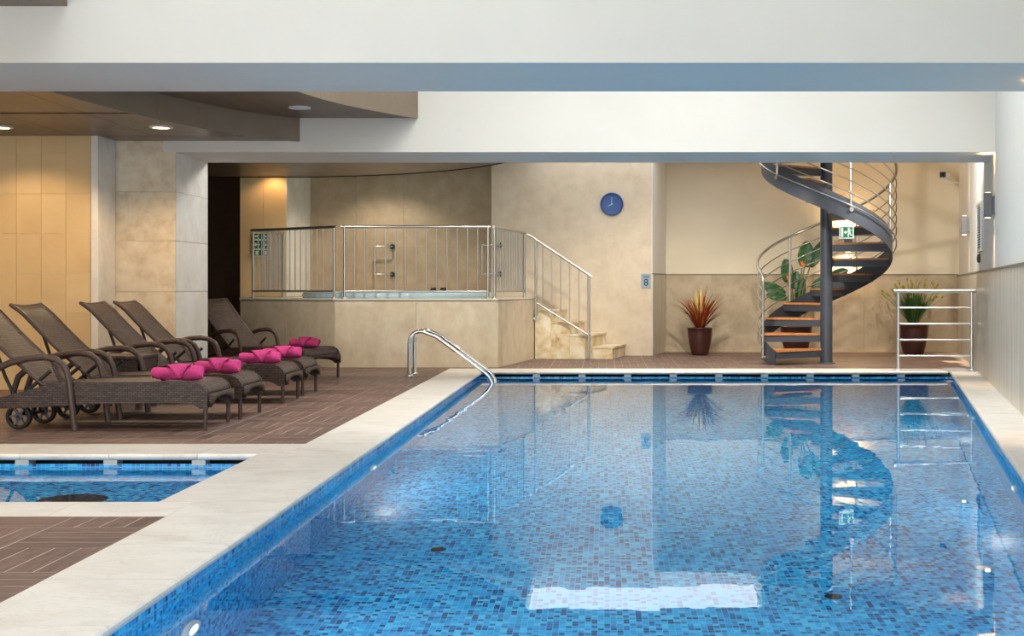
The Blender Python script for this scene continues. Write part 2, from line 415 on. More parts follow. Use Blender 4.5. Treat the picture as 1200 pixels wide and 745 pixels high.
for c in cells:
    if c not in ns: (sx if c[4] else sy).box(c[0], c[1], c[2], c[3], -.006, -.001)
tag(sx.build('lengthwise_planks', M['deck_x'], floor), kind='stuff'); tag(sy.build('crosswise_planks', M['deck_y'], floor), kind='stuff')

# ------------------------------------------------------------------ pool basins
def quad_wall(mb, p, q, z0, z1): mb.add([(p[0],p[1],z0),(q[0],q[1],z0),(q[0],q[1],z1),(p[0],p[1],z1)], [(0,1,2,3)])
PD = -1.45
A_, B_, C_, D_ = (POOLBOX_L, PYN-.04), (POOLBOX_L, PYF+.05), (rp(PYF+.05)+.04, PYF+.05), (rp(PYN-.04)+.04, PYN-.04)
m = MB(); m.add([(A_[0],A_[1],PD),(D_[0],D_[1],PD),(C_[0],C_[1],PD),(B_[0],B_[1],PD)], [(0,1,2,3)])
struct(m.build('pool_floor', M['mos_xy']), 'blue mosaic bottom of the large swimming pool')
m = MB(); quad_wall(m, A_, B_, PD, -.040); struct(m.build('pool_wall', M['mos_yz']), 'blue mosaic side of the large pool beside the marble strip')
m = MB(); quad_wall(m, B_, C_, PD, -.078); struct(m.build('pool_wall', M['mos_xz']), 'blue mosaic far end of the large pool')
m = MB(); quad_wall(m, C_, D_, PD, -.040); struct(m.build('pool_wall', M['mos_yz']), 'blue mosaic side of the large pool below the stone-clad wall')
m = MB(); quad_wall(m, D_, A_, PD, -.040); struct(m.build('pool_wall', M['mos_xz']), 'blue mosaic near end of the large pool')
m = MB()                                                       # overflow channel behind the far lip
m.box(-1.7, 4.7, PYF+.06, PYF+.30, -.12, -.115); m.box(-1.7, 4.7, PYF+.28, PYF+.30, -.115, -.04)
struct(m.build('overflow_channel', M['void']), 'dark overflow slot under the far coping')
def water_plane(poly, label):
    m = MB(); m.add([(x, y, WATER) for x, y in poly], [(0,1,2,3)])
    return tag(m.build('pool_water', M['water']), label, 'water', kind='stuff')
water_plane([A_, D_, C_, B_], 'clear still water filling the large blue mosaic pool')
sa, sb_, sc_, sd_ = SPX0-.04, SPX1+.04, SPY0-.04, SPY1+.04
SD = -.48
m = MB(); m.add([(sa,sc_,SD),(sb_,sc_,SD),(sb_,sd_,SD),(sa,sd_,SD)], [(0,1,2,3)]); struct(m.build('pool_floor', M['mos_xy']), 'blue mosaic bottom of the small pool')
m = MB(); quad_wall(m, (sa,sd_), (sb_,sd_), SD, -.070); quad_wall(m, (sb_,sc_), (sa,sc_), SD, -.04); struct(m.build('pool_wall', M['mos_xz']), 'blue mosaic long sides of the small pool')
m = MB(); quad_wall(m, (sb_,sd_), (sb_,sc_), SD, -.04); quad_wall(m, (sa,sc_), (sa,sd_), SD, -.04); struct(m.build('pool_wall', M['mos_yz']), 'blue mosaic short sides of the small pool')
m = MB(); m.box(sa, sb_, sd_+.01, sd_+.2, -.12, -.115); m.box(sa, sb_, sd_+.18, sd_+.2, -.115, -.04)
struct(m.build('overflow_channel', M['void']), 'dark overflow slot under the small pool coping')
water_plane([(sa,sc_),(sb_,sc_),(sb_,sd_),(sa,sd_)], 'clear still water filling the small blue mosaic pool')
for x_ in (-2.9, -4.2): spot('pool_lamp_fill', (x_, sc_+.05, -.26), 22, (.95,1,1), 165, .4, (R(75), 0, 0), .05)  # unseen fill lights added under the near coping to brighten the small pool
m = MB(); m.lathe([(.0,0),(.20,0),(.20,.015),(.17,.03),(0,.032)], 24)
dr = tag(m.build('drain_cover', M['rubber'], None, (-3.16, 7.35, SD)), 'dark round drain cover on the bottom of the small pool', 'drain')

# coping: profile (outer..nose) swept along a line, one slab at a time
def nose(wd, t=.042, both=False, n=6):
    pts = []
    if both:
        pts += [(-.0+t/2 - t/2*math.sin(math.pi*i/n), -t/2 - t/2*math.cos(math.pi*i/n)) for i in range(n+1)]
    else: pts += [(0, -t), (0, 0)]
    pts2 = [(wd - t/2 + t/2*math.sin(math.pi*i/n), -t/2 + t/2*math.cos(math.pi*i/n)) for i in range(n+1)]
    return pts + pts2
def coping(name, p0, d, nrm, wd, L, slab, label, both=False, mat='marble'):
    """p0: outer start; d: running direction; nrm: towards the water"""
    root = struct(link(name, None, None, (p0[0], p0[1], 0)), label)
    d = Vector((d[0], d[1], 0)).normalized(); nv = Vector((nrm[0], nrm[1], 0)).normalized()
    k = max(1, round(L/slab)); s = L/k; prof = nose(wd, both=both)
    b = MB(); rings = [[nv*u + Vector((0,0,z)) + d*t for u, z in prof] for t in (.0015, s-.0015)]
    flip = d.cross(nv).z > 0
    if flip: rings = rings[::-1]
    b.ring_sweep(rings, False, True, False); me = b.mesh('coping_slab', M[mat])
    for i in range(k): link('coping_slab', me, root, d*(i*s))
    return root, d, nv, s, k
coping('trim_1', (-2.11, 1.45), (0,1), (1,0), .50, 4.52, .603, 'white marble coping slabs beside the near deck')
coping('trim_2', (-2.11-.20, 5.97+.42-.0), (0,1), (1,0), .70, 1.81, .603, 'white marble slabs dividing the small pool from the large one', both=True)
coping('trim_3', (-2.11, 5.97), (0,1), (1,0), .50, .42, .603, 'white marble corner slab beside the small pool')
coping('trim_4', (-2.11, 8.20), (0,1), (1,0), .50, 8.18, .603, 'white marble coping slabs beside the lounger deck')
t5, d5, n5, s5, k5 = coping('trim_5', (-2.11, 16.93), (1,0), (0,-1), .55, 6.66, .62, 'white marble coping along the far end of the pool')
t6, d6, n6, s6, k6 = coping('trim_6', (-7.4, 8.74), (1,0), (0,-1), .54, 5.29, .62, 'white marble coping on the far side of the small pool')
coping('trim_7', (-7.4, 5.97), (1,0), (0,1), .42, 5.29, .62, 'white marble coping on the near side of the small pool')
coping('trim_8', (-7.42, 6.39), (0,1), (1,0), .42, 1.81, .62, 'white marble coping at the outer end of the small pool')
ang = math.atan(SL); dr_ = (math.sin(ang), math.cos(ang)); nr_ = (-math.cos(ang), math.sin(ang))
coping('trim_9', (rw(1.7)+.0, 1.7), dr_, nr_, .378, 15.0, .62, 'cream marble coping below the stone-clad wall')
coping('trim_10', (-2.11, 1.45), (1,0), (0,1), .45, 3.6, .6, 'white marble coping at the near end of the pool')
for par, x0, y0, z1, s, k in ((t5, -2.11, PYF, -.042, s5, k5), (t6, -7.4, SPY1, -.042, s6, k6)):
    b = MB(); b.box(-.045, .045, 0, .10, -.078, -.0425); me = b.mesh('spacer_block', M['cap_light'])
    for i in range(k+1):
        xx = i*s
        if par is t5 and not (POOLBOX_L+.05 < x0+xx < rp(PYF)-.05): continue
        if par is t6 and xx > 5.0: continue
        link('spacer_block', me, par, (xx, (y0+.03) - par.location.y, 0))

# under-water fittings
def pool_lamp(y, z, label, right=False):
    t = thing('pool_lamp', label, 'pool lamp', (rp(y)+.04, y, z) if right else (POOLBOX_L, y, z), math.pi-math.atan(SL) if right else 0)
    Mx = Matrix.Rotation(R(90), 4, 'Y')
    b = MB(); b.lathe([(.095,0),(.095,.012),(.085,.02),(.070,.02)], 20, M=Mx); b.build('lamp_ring', M['white_plastic'], t)
    b = MB(); b.lathe([(.070,.004),(.070,.016),(.04,.024),(0.001,.026)], 20, M=Mx); b.build('lamp_glass', M['pool_lamp'], t)
def pool_glow(loc, rot, pw):
    spot('pool_lamp_fill', loc, pw, (.95,1,1), 165, .4, rot, .07)
for y_ in (4.95, 8.84): pool_glow((POOLBOX_L+.06, y_, -.7), (0, R(-80), 0), 26)
for x_ in (-.9, .5): pool_glow((x_, PYN+.03, -.7), (R(80), 0, 0), 80)  # near-end fill lights without fixtures, added to brighten the large pool
pool_lamp(8.84, -.66, 'small white round pool lamp under water, farther along the mosaic side')
for y_, lb in ((8.0, 'added round white fill lamp on the mosaic side below the stone-clad wall, nearer the camera'), (12.0, 'added round white fill lamp on the mosaic side below the stone-clad wall, nearer the stair')):
    pool_lamp(y_, -.7, lb, True); pool_glow((rp(y_)-.03, y_, -.7), (0, R(80), 0), 16)  # lamps on this side are added to brighten the pool
pool_lamp(4.95, -.72, 'round white pool lamp under water, closest to the frame edge')
for k, (x, y) in enumerate(((2.05, 6.67), (-.95, 7.1), (-.72, 5.6), (1.15, 6.2))):
    b = MB(); b.lathe([(.045,0),(.045,.008),(.02,.014),(0.001,.014)], 14)
    tag(b.build('floor_inlet', M['white_plastic'] if k == 0 else M['rubber'], None, (x, y, PD)),
        ['white round inlet on the mosaic bottom near the stone-clad wall', 'dark inlet on the pool bottom, nearest the lounger deck', 'dark inlet on the mosaic bottom, nearest the camera',
         'dark inlet alone in the middle of the pool bottom'][k], 'inlet')

# ------------------------------------------------------------------ walls
def wall_box(name, x0, x1, y0, y1, z0, z1, mat, label=None, bevel=0):
    b = MB(); b.box(x0, x1, y0, y1, z0, z1); return struct(b.build(name, mat), label)
TOP = 7.1
# back wall with a stone dado
wb = wall_box('wall_back', -8.6, 6.9, BACK_Y, BACK_Y+.2, -.2, TOP, M['cream_wall'], 'cream plaster wall above a stone dado behind the spiral stair')
DADO = 1.325
def panels_y(parent, y, xs, z0, z1, mat, th=.02, gap=.003, name='wall_panel', loc=(0,0,0)):
    for a, b_ in zip(xs, xs[1:]):
        b = MB(); b.box(a+gap/2, b_-gap/2, y-th, y, z0, z1); b.build(name, mat, parent)
xs = [.98+.876*i for i in range(7)]; xs[-1] = rw(BACK_Y)-.03
panels_y(wb, BACK_Y, xs, 0, DADO, M['dado_stone'], .03)
b = MB(); b.box(.98, rw(BACK_Y)-.02, BACK_Y-.036, BACK_Y, DADO, DADO+.018); b.build('dado_cap', M['cap'], wb)
# clock wall: frontal face, then a return parallel to the right wall
cwx = .776
m = MB(); m.prism([(-1.84, CLOCK_Y), (cwx, CLOCK_Y), (cwx+SL*(BACK_Y-CLOCK_Y), BACK_Y), (-1.84, BACK_Y)], -.2, TOP)
wc = struct(m.build('wall_clock_side', M['clock_stone']), 'beige stone wall that carries the blue clock')
def along(p0, p1, off, z0, z1, t0, t1, th):
    """box on a wall from p0 to p1 (its face), t in metres along"""
    d = (Vector(p1)-Vector(p0)).normalized(); n = Vector((d.y, -d.x))
    a, b_ = Vector(p0)+d*t0, Vector(p0)+d*t1
    return [a, b_, b_+n*th, a+n*th]
rp0, rp1 = (cwx, CLOCK_Y), (cwx+SL*(BACK_Y-CLOCK_Y), BACK_Y)
m = MB(); m.prism(along(rp0, rp1, 0, 0, 0, .0, 1.20, .02), 0, DADO); m.build('wall_panel', M['dado_grain'], wc)
m = MB(); m.prism(along(rp0, rp1, 0, 0, 0, .0, 1.20, .025), DADO, DADO+.018); m.build('dado_cap', M['cap'], wc)
m = MB(); m.prism(along(rp0, rp1, 0, 0, 0, .0, 1.22, .012), DADO+.018, 3.38); m.build('return_plaster', M['right_wall'], wc)
# right wall
m = MB(); m.prism([(rw(-3), -3), (rw(22), 22), (rw(22)+.25, 22), (rw(-3)+.25, -3)], -.2, TOP)
wr = struct(m.build('wall_right', M['right_wall']), 'white plaster wall above a grained stone dado beside the pool')
Lw = (BACK_Y-(-3))*math.hypot(1, SL); k = 40; RD = 1.30
for i in range(k):
    t0, t1 = Lw*i/k, Lw*(i+1)/k
    P0, P1 = (rw(-3), -3), (rw(BACK_Y), BACK_Y)
    d = (Vector(P1)-Vector(P0)).normalized(); n = Vector((-d.y, d.x))
    a, b_ = Vector(P0)+d*(t0+.0015), Vector(P0)+d*(t1-.0015)
    if a.y < 3: continue
    m = MB(); m.prism([a, b_, b_+n*.02, a+n*.02], .001, RD); m.build('wall_panel', M['dado_grain'], wr)
a, b_ = Vector(P0)+d*6, Vector(P0)+d*(Lw-.03)
m = MB(); m.prism([a, b_, b_+n*.034, a+n*.034], RD, RD+.022); m.build('dado_cap', M['cap'], wr)
# left tiled wall, warm tiles
LY = 13.4
wl = wall_box('wall_left', -8.6, -5.50, LY, 14.2, -.2, TOP, M['cap_light'], 'honey-coloured tiled wall behind the loungers')
tz = [0] + [.03+.43*i for i in range(1, 6)]; tz = [.0, .40, .83, 1.26, 1.69, 2.12, 2.545, 2.76]
txs = [-5.555-.268*i for i in range(12)]
shared_t = {}
for i in range(len(txs)-1):
    for j in range(len(tz)-1):
        kx = (round(tz[j+1]-tz[j], 3)); W = .268; H = tz[j+1]-tz[j]
        if kx not in shared_t:
            b = MB(); b.box(-W/2+.0015, W/2-.0015, -.014, 0, -H/2+.0015, H/2-.0015); shared_t[kx] = b.mesh('wall_tile', M['orange_tile'])
        link('wall_tile', shared_t[kx], wl, (txs[i]-W/2, LY, (tz[j]+tz[j+1])/2))
b = MB(); b.box(-5.545, -5.47, LY-.03, 13.84, 0, 2.76); b.build('end_pilaster', M['lit_side'], wl)
# column
cx0, cx1, cy0, cy1 = -5.50, -4.80, 13.85, 14.98
b = MB(); b.box(cx0+.02, cx1-.02, cy0+.02, cy1-.02, -.2, TOP)
colm = struct(b.build('column', M['cap_light']), 'square limestone-clad column beside the lounger row')
cz = [0, .50, 1.06, 1.63, 2.18, 2.76]
for z0, z1 in zip(cz, cz[1:]):
    b = MB(); b.box(cx0, cx1, cy0, cy0+.02, z0+.002, z1-.002); b.build('cladding_slab', M['column_stone'], colm)
    b = MB(); b.box(cx1-.02, cx1, cy0+.021, cy1, z0+.002, z1-.002); b.build('cladding_slab', M['lit_side'], colm)
# far dark passage and the niche behind the raised tub
wp = wall_box('wall_passage', -8.6, -5.74, 20.6, 20.8, -.2, TOP, M['dark_panel'], 'dark brown wall in the passage behind the column')
b = MB(); b.box(-8.5, -5.76, 20.57, 20.6, 0, 1.3); b.build('wall_panel', M['dark_panel'], wp)
NA, NB, NC, ND = (-5.74, 19.5), (-5.12, 19.9), (-4.97, 20.9), (-1.83, 21.0)
m = MB(); m.prism([NA, NB, NC, ND, (-1.83, 21.39), (-5.74, 21.39)], -.2, TOP)
wn_ = struct(m.build('wall_niche', M['niche_stone']), 'folded stone wall of the niche around the raised tub')
def face_panels(parent, P, Q, n_, z0, z1, mat, th=.012, gap=.003, name='wall_panel'):
    P, Q = Vector(P), Vector(Q); L = (Q-P).length; d = (Q-P)/L; nn = Vector((d.y, -d.x))
    for i in range(n_):
        a, b_ = P+d*(L*i/n_+gap/2), P+d*(L*(i+1)/n_-gap/2)
        m = MB(); m.prism([a, b_, b_+nn*th, a+nn*th], z0, z1); m.build(name, mat, parent)
face_panels(wn_, NA, NB, 2, .96, 3.3, M['orange_tile']); face_panels(wn_, NB, NC, 1, .96, 3.3, M['lit_side']); face_panels(wn_, NC, ND, 4, .96, 3.3, M['niche_stone'])  # middle facet made paler, the light on it put into its colour
# room shell out of frame
wall_box('wall_far_left', -8.8, -8.55, -3, 22, -.2, TOP, M['plaster'], 'plaster wall at the far left of the pool hall')
m = MB()
for a, b_, c, d_ in rect_strips(-8.8, 1.2, -.2, TOP, [WIN]): m.box(a, b_, -3.2, -3, c, d_)
struct(m.build('wall_front', M['plaster']), 'plaster wall with a wide window behind the camera')
m = MB()
for i in range(7):
    x = lerp(WIN[0], WIN[1], i/6); m.box(x-.03, x+.03, -3.15, -3.05, WIN[2], WIN[3])
struct(m.build('window_1', M['galv']), 'steel mullions of the window behind the camera')

# ------------------------------------------------------------------ beams and ceilings
BZ = 2.62
def beam(y0, y1, x0, label):
    m = MB(); m.prism([(x0, y0), (rw(y0)+.05, y0), (rw(y1)+.05, y1), (x0, y1)], BZ, TOP); return struct(m.build('ceiling_beam', M['beam']), label)
beam(8.35, 9.57, -8.6, 'deep white beam closest to the camera')
beam(13.83, 15.0, -4.93, 'deep white beam carried by the limestone column')
# roof with three openings; the two in front set high to even their light
m = MB()
for a, b_, c, d_ in rect_strips(-8.6, 7.2, -3, 16.5, [SKY_MID[:4], SKY_FRONT[:4]]): m.box(a, b_, c, d_, 7.0, 7.2)
struct(m.build('ceiling', M['plaster']), 'white plaster roof with skylight openings')
m = MB()
for a, b_, c, d_ in rect_strips(-8.6, 7.2, 15.0, 21.6, [SKY_BACK[:4], (2.45, 4.5, 16.95, 19.3)]): m.box(a, b_, c, d_, 3.38, 3.5)
struct(m.build('ceiling', M['plaster']), 'white plaster ceiling behind the beams with a stairwell opening')
m = MB(); m.box(-8.6, 7.2, 16.4, 21.6, 6.2, 6.39); struct(m.build('ceiling', M['plaster']), 'upper ceiling over the stairwell')
def shaft(s, z0, z1, t=.05):
    m = MB(); x0, x1, y0, y1 = s[:4]
    m.box(x0-t, x0, y0-t, y1+t, z0, z1); m.box(x1, x1+t, y0-t, y1+t, z0, z1); m.box(x0, x1, y0-t, y0, z0, z1); m.box(x0, x1, y1, y1+t, z0, z1)
    return m
struct(shaft(SKY_BACK, 3.5, 3.75).build('skylight_curb', M['plaster']), 'white upstand around the skylight behind the beams')
struct(shaft((2.45, 4.5, 16.95, 19.3), 3.5, 6.2).build('stairwell_lining', M['cream_wall']), 'cream lining of the stairwell')

# unseen fill lamp added to brighten the right wall past the far beam
so_ = spot('wall_fill', (2.6, 15.45, 3.32), 520, (1, .95, .86), 66, .7)
so_.rotation_euler = (Vector((5.45, 18.2, 2.1))-Vector((2.6, 15.45, 3.32))).to_track_quat('-Z', 'Y').to_euler()
# stepped brown ceilings on the lounger side
def curve_pts(keys, n=5):
    out = []
    P = [keys[0]] + list(keys) + [keys[-1]]
    for i in range(1, len(P)-2):
        for k in range(n):
            t = k/n; a, b_, c, d_ = (Vector(p) for p in P[i-1:i+3])
            out.append(.5*((2*b_)+(-a+c)*t+(2*a-5*b_+4*c-d_)*t*t+(-a+3*b_-3*c+d_)*t**3))
    out.append(Vector(keys[-1])); return out
c1 = curve_pts([(-4.64, 9.58), (-4.58, 10.6), (-4.45, 11.5), (-4.25, 12.35), (-3.95, 13.15), (-3.62, 13.65), (-3.40, 13.825)])
c2 = curve_pts([(-3.30, 9.58), (-3.18, 10.6), (-3.02, 11.6), (-2.78, 12.55), (-2.45, 13.25), (-2.08, 13.825)])
Z1, Z2 = 2.745, 3.0
low = struct(link('ceiling_lower', None), 'lower brown board ceiling with a curved edge over the loungers')
def xcurve(c, y):
    for p, q in zip(c, c[1:]):
        if p.y <= y <= q.y: return lerp(p.x, q.x, (y-p.y)/max(1e-6, q.y-p.y))
    return c[-1].x
colsx = [-8.5, -7.38, -6.545, -5.71, -4.88]
rows = [(9.58, 11.58), (11.70, 13.37)]
for y0, y1 in rows:
    for a, b_ in zip(colsx, colsx[1:]):
        b = MB(); b.box(a+.004, b_-.004, y0, y1, Z1, Z1+.02); b.build('ceiling_board', M['ceil_board'], low)
    ys = [lerp(y0, y1, i/8) for i in range(9)]
    poly = [(-4.876, y0)] + [(xcurve(c1, y)-.02, y) for y in ys] + [(-4.876, y1)]
    b = MB(); b.prism(poly, Z1, Z1+.02); b.build('ceiling_board', M['ceil_board'], low)
ys = [lerp(13.40, 13.82, i/6) for i in range(7)]
b = MB(); b.prism([(-5.45, 13.40)] + [(xcurve(c1, y)-.02, y) for y in ys] + [(-5.45, 13.82)], Z1, Z1+.02); b.build('ceiling_board', M['ceil_board'], low)
b = MB(); b.prism([(-8.5, 9.58)] + [(p.x-.03, p.y) for p in c1] + [(-8.5, 13.82)], Z1+.05, Z2-.001); b.build('ceiling_core', M['strip_wood'], low)
def fascia(c, z0, z1, parent, joints=()):
    n = len(c); segs = []; start = 0
    cuts = [0] + [int(n*j) for j in joints] + [n-1]
    for a, e in zip(cuts, cuts[1:]):
        pts = c[a:e+1]; rings = []
        for i, p in enumerate(pts):
            t = (c[min(a+i+1, n-1)]-c[max(a+i-1, 0)]).normalized(); nn = Vector((t.y, -t.x))
            q = p + nn*(-.02)
            if e < n-1 and i == len(pts)-1: p = p - t*.003; q = q - t*.003
            rings.append([Vector((p.x,p.y,z0)), Vector((p.x,p.y,z1)), Vector((q.x,q.y,z1)), Vector((q.x,q.y,z0))])
        b = MB(); b.ring_sweep(rings, False, True, False); b.build('fascia_board', M['fascia'], parent)
fascia(c1, Z1-.006, Z2-.001, low, (.45,))
upp = struct(link('ceiling_upper', None), 'upper brown board ceiling stepping back from the skylight')
b = MB(); b.prism([(-8.5, 9.58)] + [(p.x-.02, p.y) for p in c2] + [(-8.5, 13.825)], Z2, Z2+.02); b.build('ceiling_board', M['ceil_board'], upp)
b = MB(); b.prism([(-8.5, 9.58)] + [(p.x-.03, p.y) for p in c2] + [(-8.5, 13.825)], Z2+.02, 6.98); b.build('ceiling_core', M['plaster'], upp)
fascia(c2, Z2-.006, 3.45, upp, (.55,))
m = MB(); m.box(-8.5, -3.62, 7.1, 8.34, Z2, 3.5); struct(m.build('ceiling_near_board', M['ceil_board']), 'brown board ceiling in front of the near beam')
# round brown ceiling over the tub
nc, nr0 = (-5.0, 14.8), 4.12
arc = [(nc[0]+nr0*math.cos(t), nc[1]+nr0*math.sin(t)) for t in [R(5)+R(125)*i/24 for i in range(25)]]
rnd = struct(link('ceiling_round', None), 'round-edged brown ceiling over the raised tub')
for k, (xa, xb) in enumerate(((-7.6, -4.9), (-4.896, -1.0))):
    poly = [p for p in arc if xa <= p[0] <= xb and p[1] > 15.02]
    ya = math.sqrt(max(0, nr0**2-(xa-nc[0])**2))+nc[1]
    yb = math.sqrt(max(0, nr0**2-(xb-nc[0])**2))+nc[1] if abs(xb-nc[0]) < nr0 else 15.02
    poly = sorted(poly, key=lambda p: p[0]); poly = [(max(xa, -7.6), max(15.02, ya))] + poly
    xe = min(xb, nc[0]+math.sqrt(nr0**2-(15.02-nc[1])**2))
    poly += [(xe, max(15.02, yb)), (xe, 15.02), (xa, 15.02)]
    b = MB(); b.prism(poly, 2.80, 2.83); b.build('ceiling_board', M['ceil_board'], rnd)
pts = [(x, y, 2.81) for x, y in arc if y > 15.03]
b = MB(); b.tube(pts, .022, 6); b.build('edge_trim', M['void'], rnd)
b = MB(); b.box(-5.9, -2.2, 16.22, 16.28, 2.785, 2.80); b.build('edge_strip', M['void'], rnd)

# downlights
WARM = (1.0, .70, .40)
def downlight(x, y, z, on, label, pw=0, col=WARM):
    t = thing('downlight', label, 'downlight', (x, y, z), 0)
    b = MB(); b.lathe([(.115,-.001),(.115,-.012),(.085,-.016),(.085,-.001)], 24); b.build('trim_ring', M['white_plastic'], t)
    b = MB(); b.lathe([(.085,-.004),(.085,-.010),(.001,-.011)], 24); b.build('lamp_glass', M['lamp_on'] if on else M['lamp_off'], t)
    if pw: spot('downlight_glow', (x, y, z-.03), pw, col, 140, .5)
downlight(-4.52, 12.62, Z1, True, 'lit warm recessed downlight in the lower brown ceiling', 130)
downlight(-6.15, 12.62, Z1, True, 'lit warm downlight close to the tiled wall, outside the frame edge', 55)
downlight(-7.6, 12.62, Z1, True, 'lit warm downlight farthest into the lounger corner', 60)
downlight(-6.15, 10.6, Z1, True, 'lit warm downlight over the nearest lounger', 50)
downlight(-3.2, 13.0, Z2, False, 'small unlit downlight in the upper brown ceiling')
# cove lamp above the round ceiling edge; fill lamps added for niche and column
for nm, lp, pw_, cl in (('cove_and_fill_glow', (-5.12, 19.60, 3.0), 22, (1,.62,.32)), ('cove_and_fill_glow', (-3.6, 19.9, 3.2), 110, (1,.86,.68))):
    spot(nm, lp, pw_, cl, 130, .6)
so_ = spot('column_fill', (-2.7, 15.25, 2.74), 130, (1,.97,.92), 80, .6)  # fill light added to brighten the column side
so_.rotation_euler = (Vector((-4.8, 14.45, 1.35))-Vector((-2.7, 15.25, 2.74))).to_track_quat('-Z', 'Y').to_euler()

downlight(-5.6, 7.6, Z2, True, 'lit warm downlight in the brown ceiling before the near beam', 90)
downlight(-4.4, 7.6, Z2, True, 'lit warm downlight in the brown ceiling near the small pool', 60)
# fill lamps added just behind the far beam, tilted to brighten the back
for x, lab in ((-3.9, 'added fill lamp behind the far beam, above the tub railing'), (-2.0, 'added fill lamp behind the far beam, above the ladder'), (-.2, 'added fill lamp behind the far beam, before the clock'),
               (1.5, 'added fill lamp behind the far beam, before the red grass'), (4.75, 'added fill lamp behind the far beam, before the corner railing')):
    downlight(x, 15.55, 3.38 if x > -1 else 2.80, True, lab)
    spot('wall_fill', (x, 15.6, (3.38 if x > -1 else 2.80)-.05), 150 if x < -1 else (235 if x < 1 else 720), (1, .92, .80), 92, .55, (R(38), 0, 0), .08)

# ------------------------------------------------------------------ raised tub platform
PZ = .955
pf = [(-5.62, 19.45), (-5.36, 18.3), (-3.73, 17.15), (-1.48, 17.15), (-1.10, 19.25), (-1.10, 20.19), (-1.85, 20.19), (-1.85, 20.95), (-4.95, 20.85), (-5.1, 19.87)]
m = MB(); m.prism(pf, 0, PZ-.02)
plat = tag(m.build('tub_platform', M['platform_stone']), 'raised stone-clad platform around the round tub', 'platform')
plat['kind'] = 'thing'
face_panels(plat, pf[0], pf[1], 1, .001, PZ-.03, M['platform_stone'], .012, .004, 'cladding_slab')
face_panels(plat, pf[1], pf[2], 2, .001, PZ-.03, M['platform_stone'], .012, .004, 'cladding_slab')
face_panels(plat, pf[2], pf[3], 2, .001, PZ-.03, M['platform_stone'], .012, .004, 'cladding_slab')
face_panels(plat, pf[3], pf[4], 2, .001, PZ-.03, M['platform_stone'], .012, .004, 'cladding_slab')
TC, TR = (-3.15, 18.95), 1.42
big = [(-5.65, 19.43), (-5.39, 18.28), (-3.74, 17.12), (-1.46, 17.12), (-1.08, 19.25), (-1.08, 20.18), (-1.86, 20.18), (-1.86, 20.97), (-4.95, 20.85), (-5.1, 19.85)]
m = MB(); m.prism(big, PZ-.02, PZ); m.build('top_slab', M['cap_light'], plat)
tub = thing('hot_tub', 'round pale blue tub sunk in the raised stone platform', 'hot tub', (TC[0], TC[1], PZ))
b = MB(); b.lathe([(TR, 0), (TR+.02, .04), (TR-.01, .085), (TR-.10, .095), (TR-.17, .07), (TR-.2, .002)], 48, caps=False); b.build('rim', M['tub'], tub)
b = MB(); b.lathe([(TR-.19, .02), (.3, .02), (.001, .02)], 48, caps=False); b.build('tub_water', plain('tub_water', (.35,.62,.75,1), .05, var=.1), tub)
for x, y, lb in ((-2.82, 20.47, 'dark round valve knob beyond the tub, nearer the middle grab bar'), (-2.66, 20.47, 'dark round valve knob beyond the tub, nearer the clock wall')):
    t = thing('valve_knob', lb, 'valve', (x, y, PZ), 0, 'valve knobs beyond the tub')
    b = MB(); b.lathe([(.02,0),(.02,.06)], 10); b.build('valve_stem', M['chrome'], t)
    b = MB(); b.lathe([(.03,.06),(.055,.07),(.058,.12),(.045,.15),(.001,.155)], 14); b.build('valve_cap', M['black'], t)

# grab bars
def grab_bar(x, y, label, nx, ny, dx, dy):
    """two wall flanges, two arms, one upright; n: out of the wall, d: along it"""
    t = thing('grab_bar', label, 'grab bar', (x, y, 0))
    o = .16
    for z in (1.80, 1.33):
        b = MB(); b.tube([(0,0,z), (nx*.02,ny*.02,z)], .045, 12); b.build('flange', M['black'], t)
        b = MB(); b.tube([(0,0,z), (nx*.11,ny*.11,z), (nx*.14+dx*.03,ny*.14+dy*.03,z), (nx*.15+dx*.28,ny*.15+dy*.28,z)], .014, 8); b.build('arm', M['steel'], t)
    b = MB(); b.tube([(nx*.15+dx*.28,ny*.15+dy*.28,1.33), (nx*.15+dx*.28,ny*.15+dy*.28,1.80)], .016, 8); b.build('bar', M['steel'], t)
grab_bar(-3.58, 20.92, 'steel grab bar on the niche wall beyond the middle of the tub', .03, -1, -1, -.03)
grab_bar(-1.70, CLOCK_Y, 'steel grab bar at the corner of the clock wall', 0, -1, -1, 0)

# railings on the platform
def railing(name, label, P, Q, zb, posts, nbal, h=1.0, low=.10, top_r=.021, grp=None, ends=.04):
    P, Q = Vector(P), Vector(Q); L = (Q-P).length; d = (Q-P)/L
    t = thing(name, label, 'railing', (P.x, P.y, zb), math.atan2(d.y, d.x), grp)
    b = MB(); b.tube([(-ends,0,h), (L+ends,0,h)], top_r, 10); b.build('top_rail', M['steel'], t)
    b = MB(); b.tube([(0,0,low), (L,0,low)], .016, 8); b.build('bottom_rail', M['steel'], t)
    for s in posts:
        o = MB().tube([(s*L,0,0), (s*L,0,h)], .02, 10).build('post', M['steel'], t)
        MB().lathe([(.045,0),(.045,.008),(.022,.014)], 14, (s*L,0,0)).build('base_flange', M['steel'], o)
    me = MB().tube([(0,0,low), (0,0,h)], .0095, 6).mesh('baluster', M['steel'])
    for i in range(nbal): link('baluster', me, t, (L*(i+1)/(nbal+1), 0, 0))
    return t
railing('platform_railing', 'steel railing on the angled side of the platform facing the loungers', (-5.20, 18.33), (-3.78, 17.32), PZ, (0, 1), 14)
railing('platform_railing', 'long steel railing along the front of the raised tub', (-3.62, 17.25), (-1.62, 17.25), PZ, (0, 1), 13)
railing('platform_railing', 'steel railing on the side of the platform beside the stone steps', (-1.54, 17.35), (-1.23, 19.05), PZ, (0, 1), 12)
railing('platform_railing', 'short steel return railing beside the green notice', (-5.14, 18.42), (-5.05, 19.45), PZ, (1,), 8)

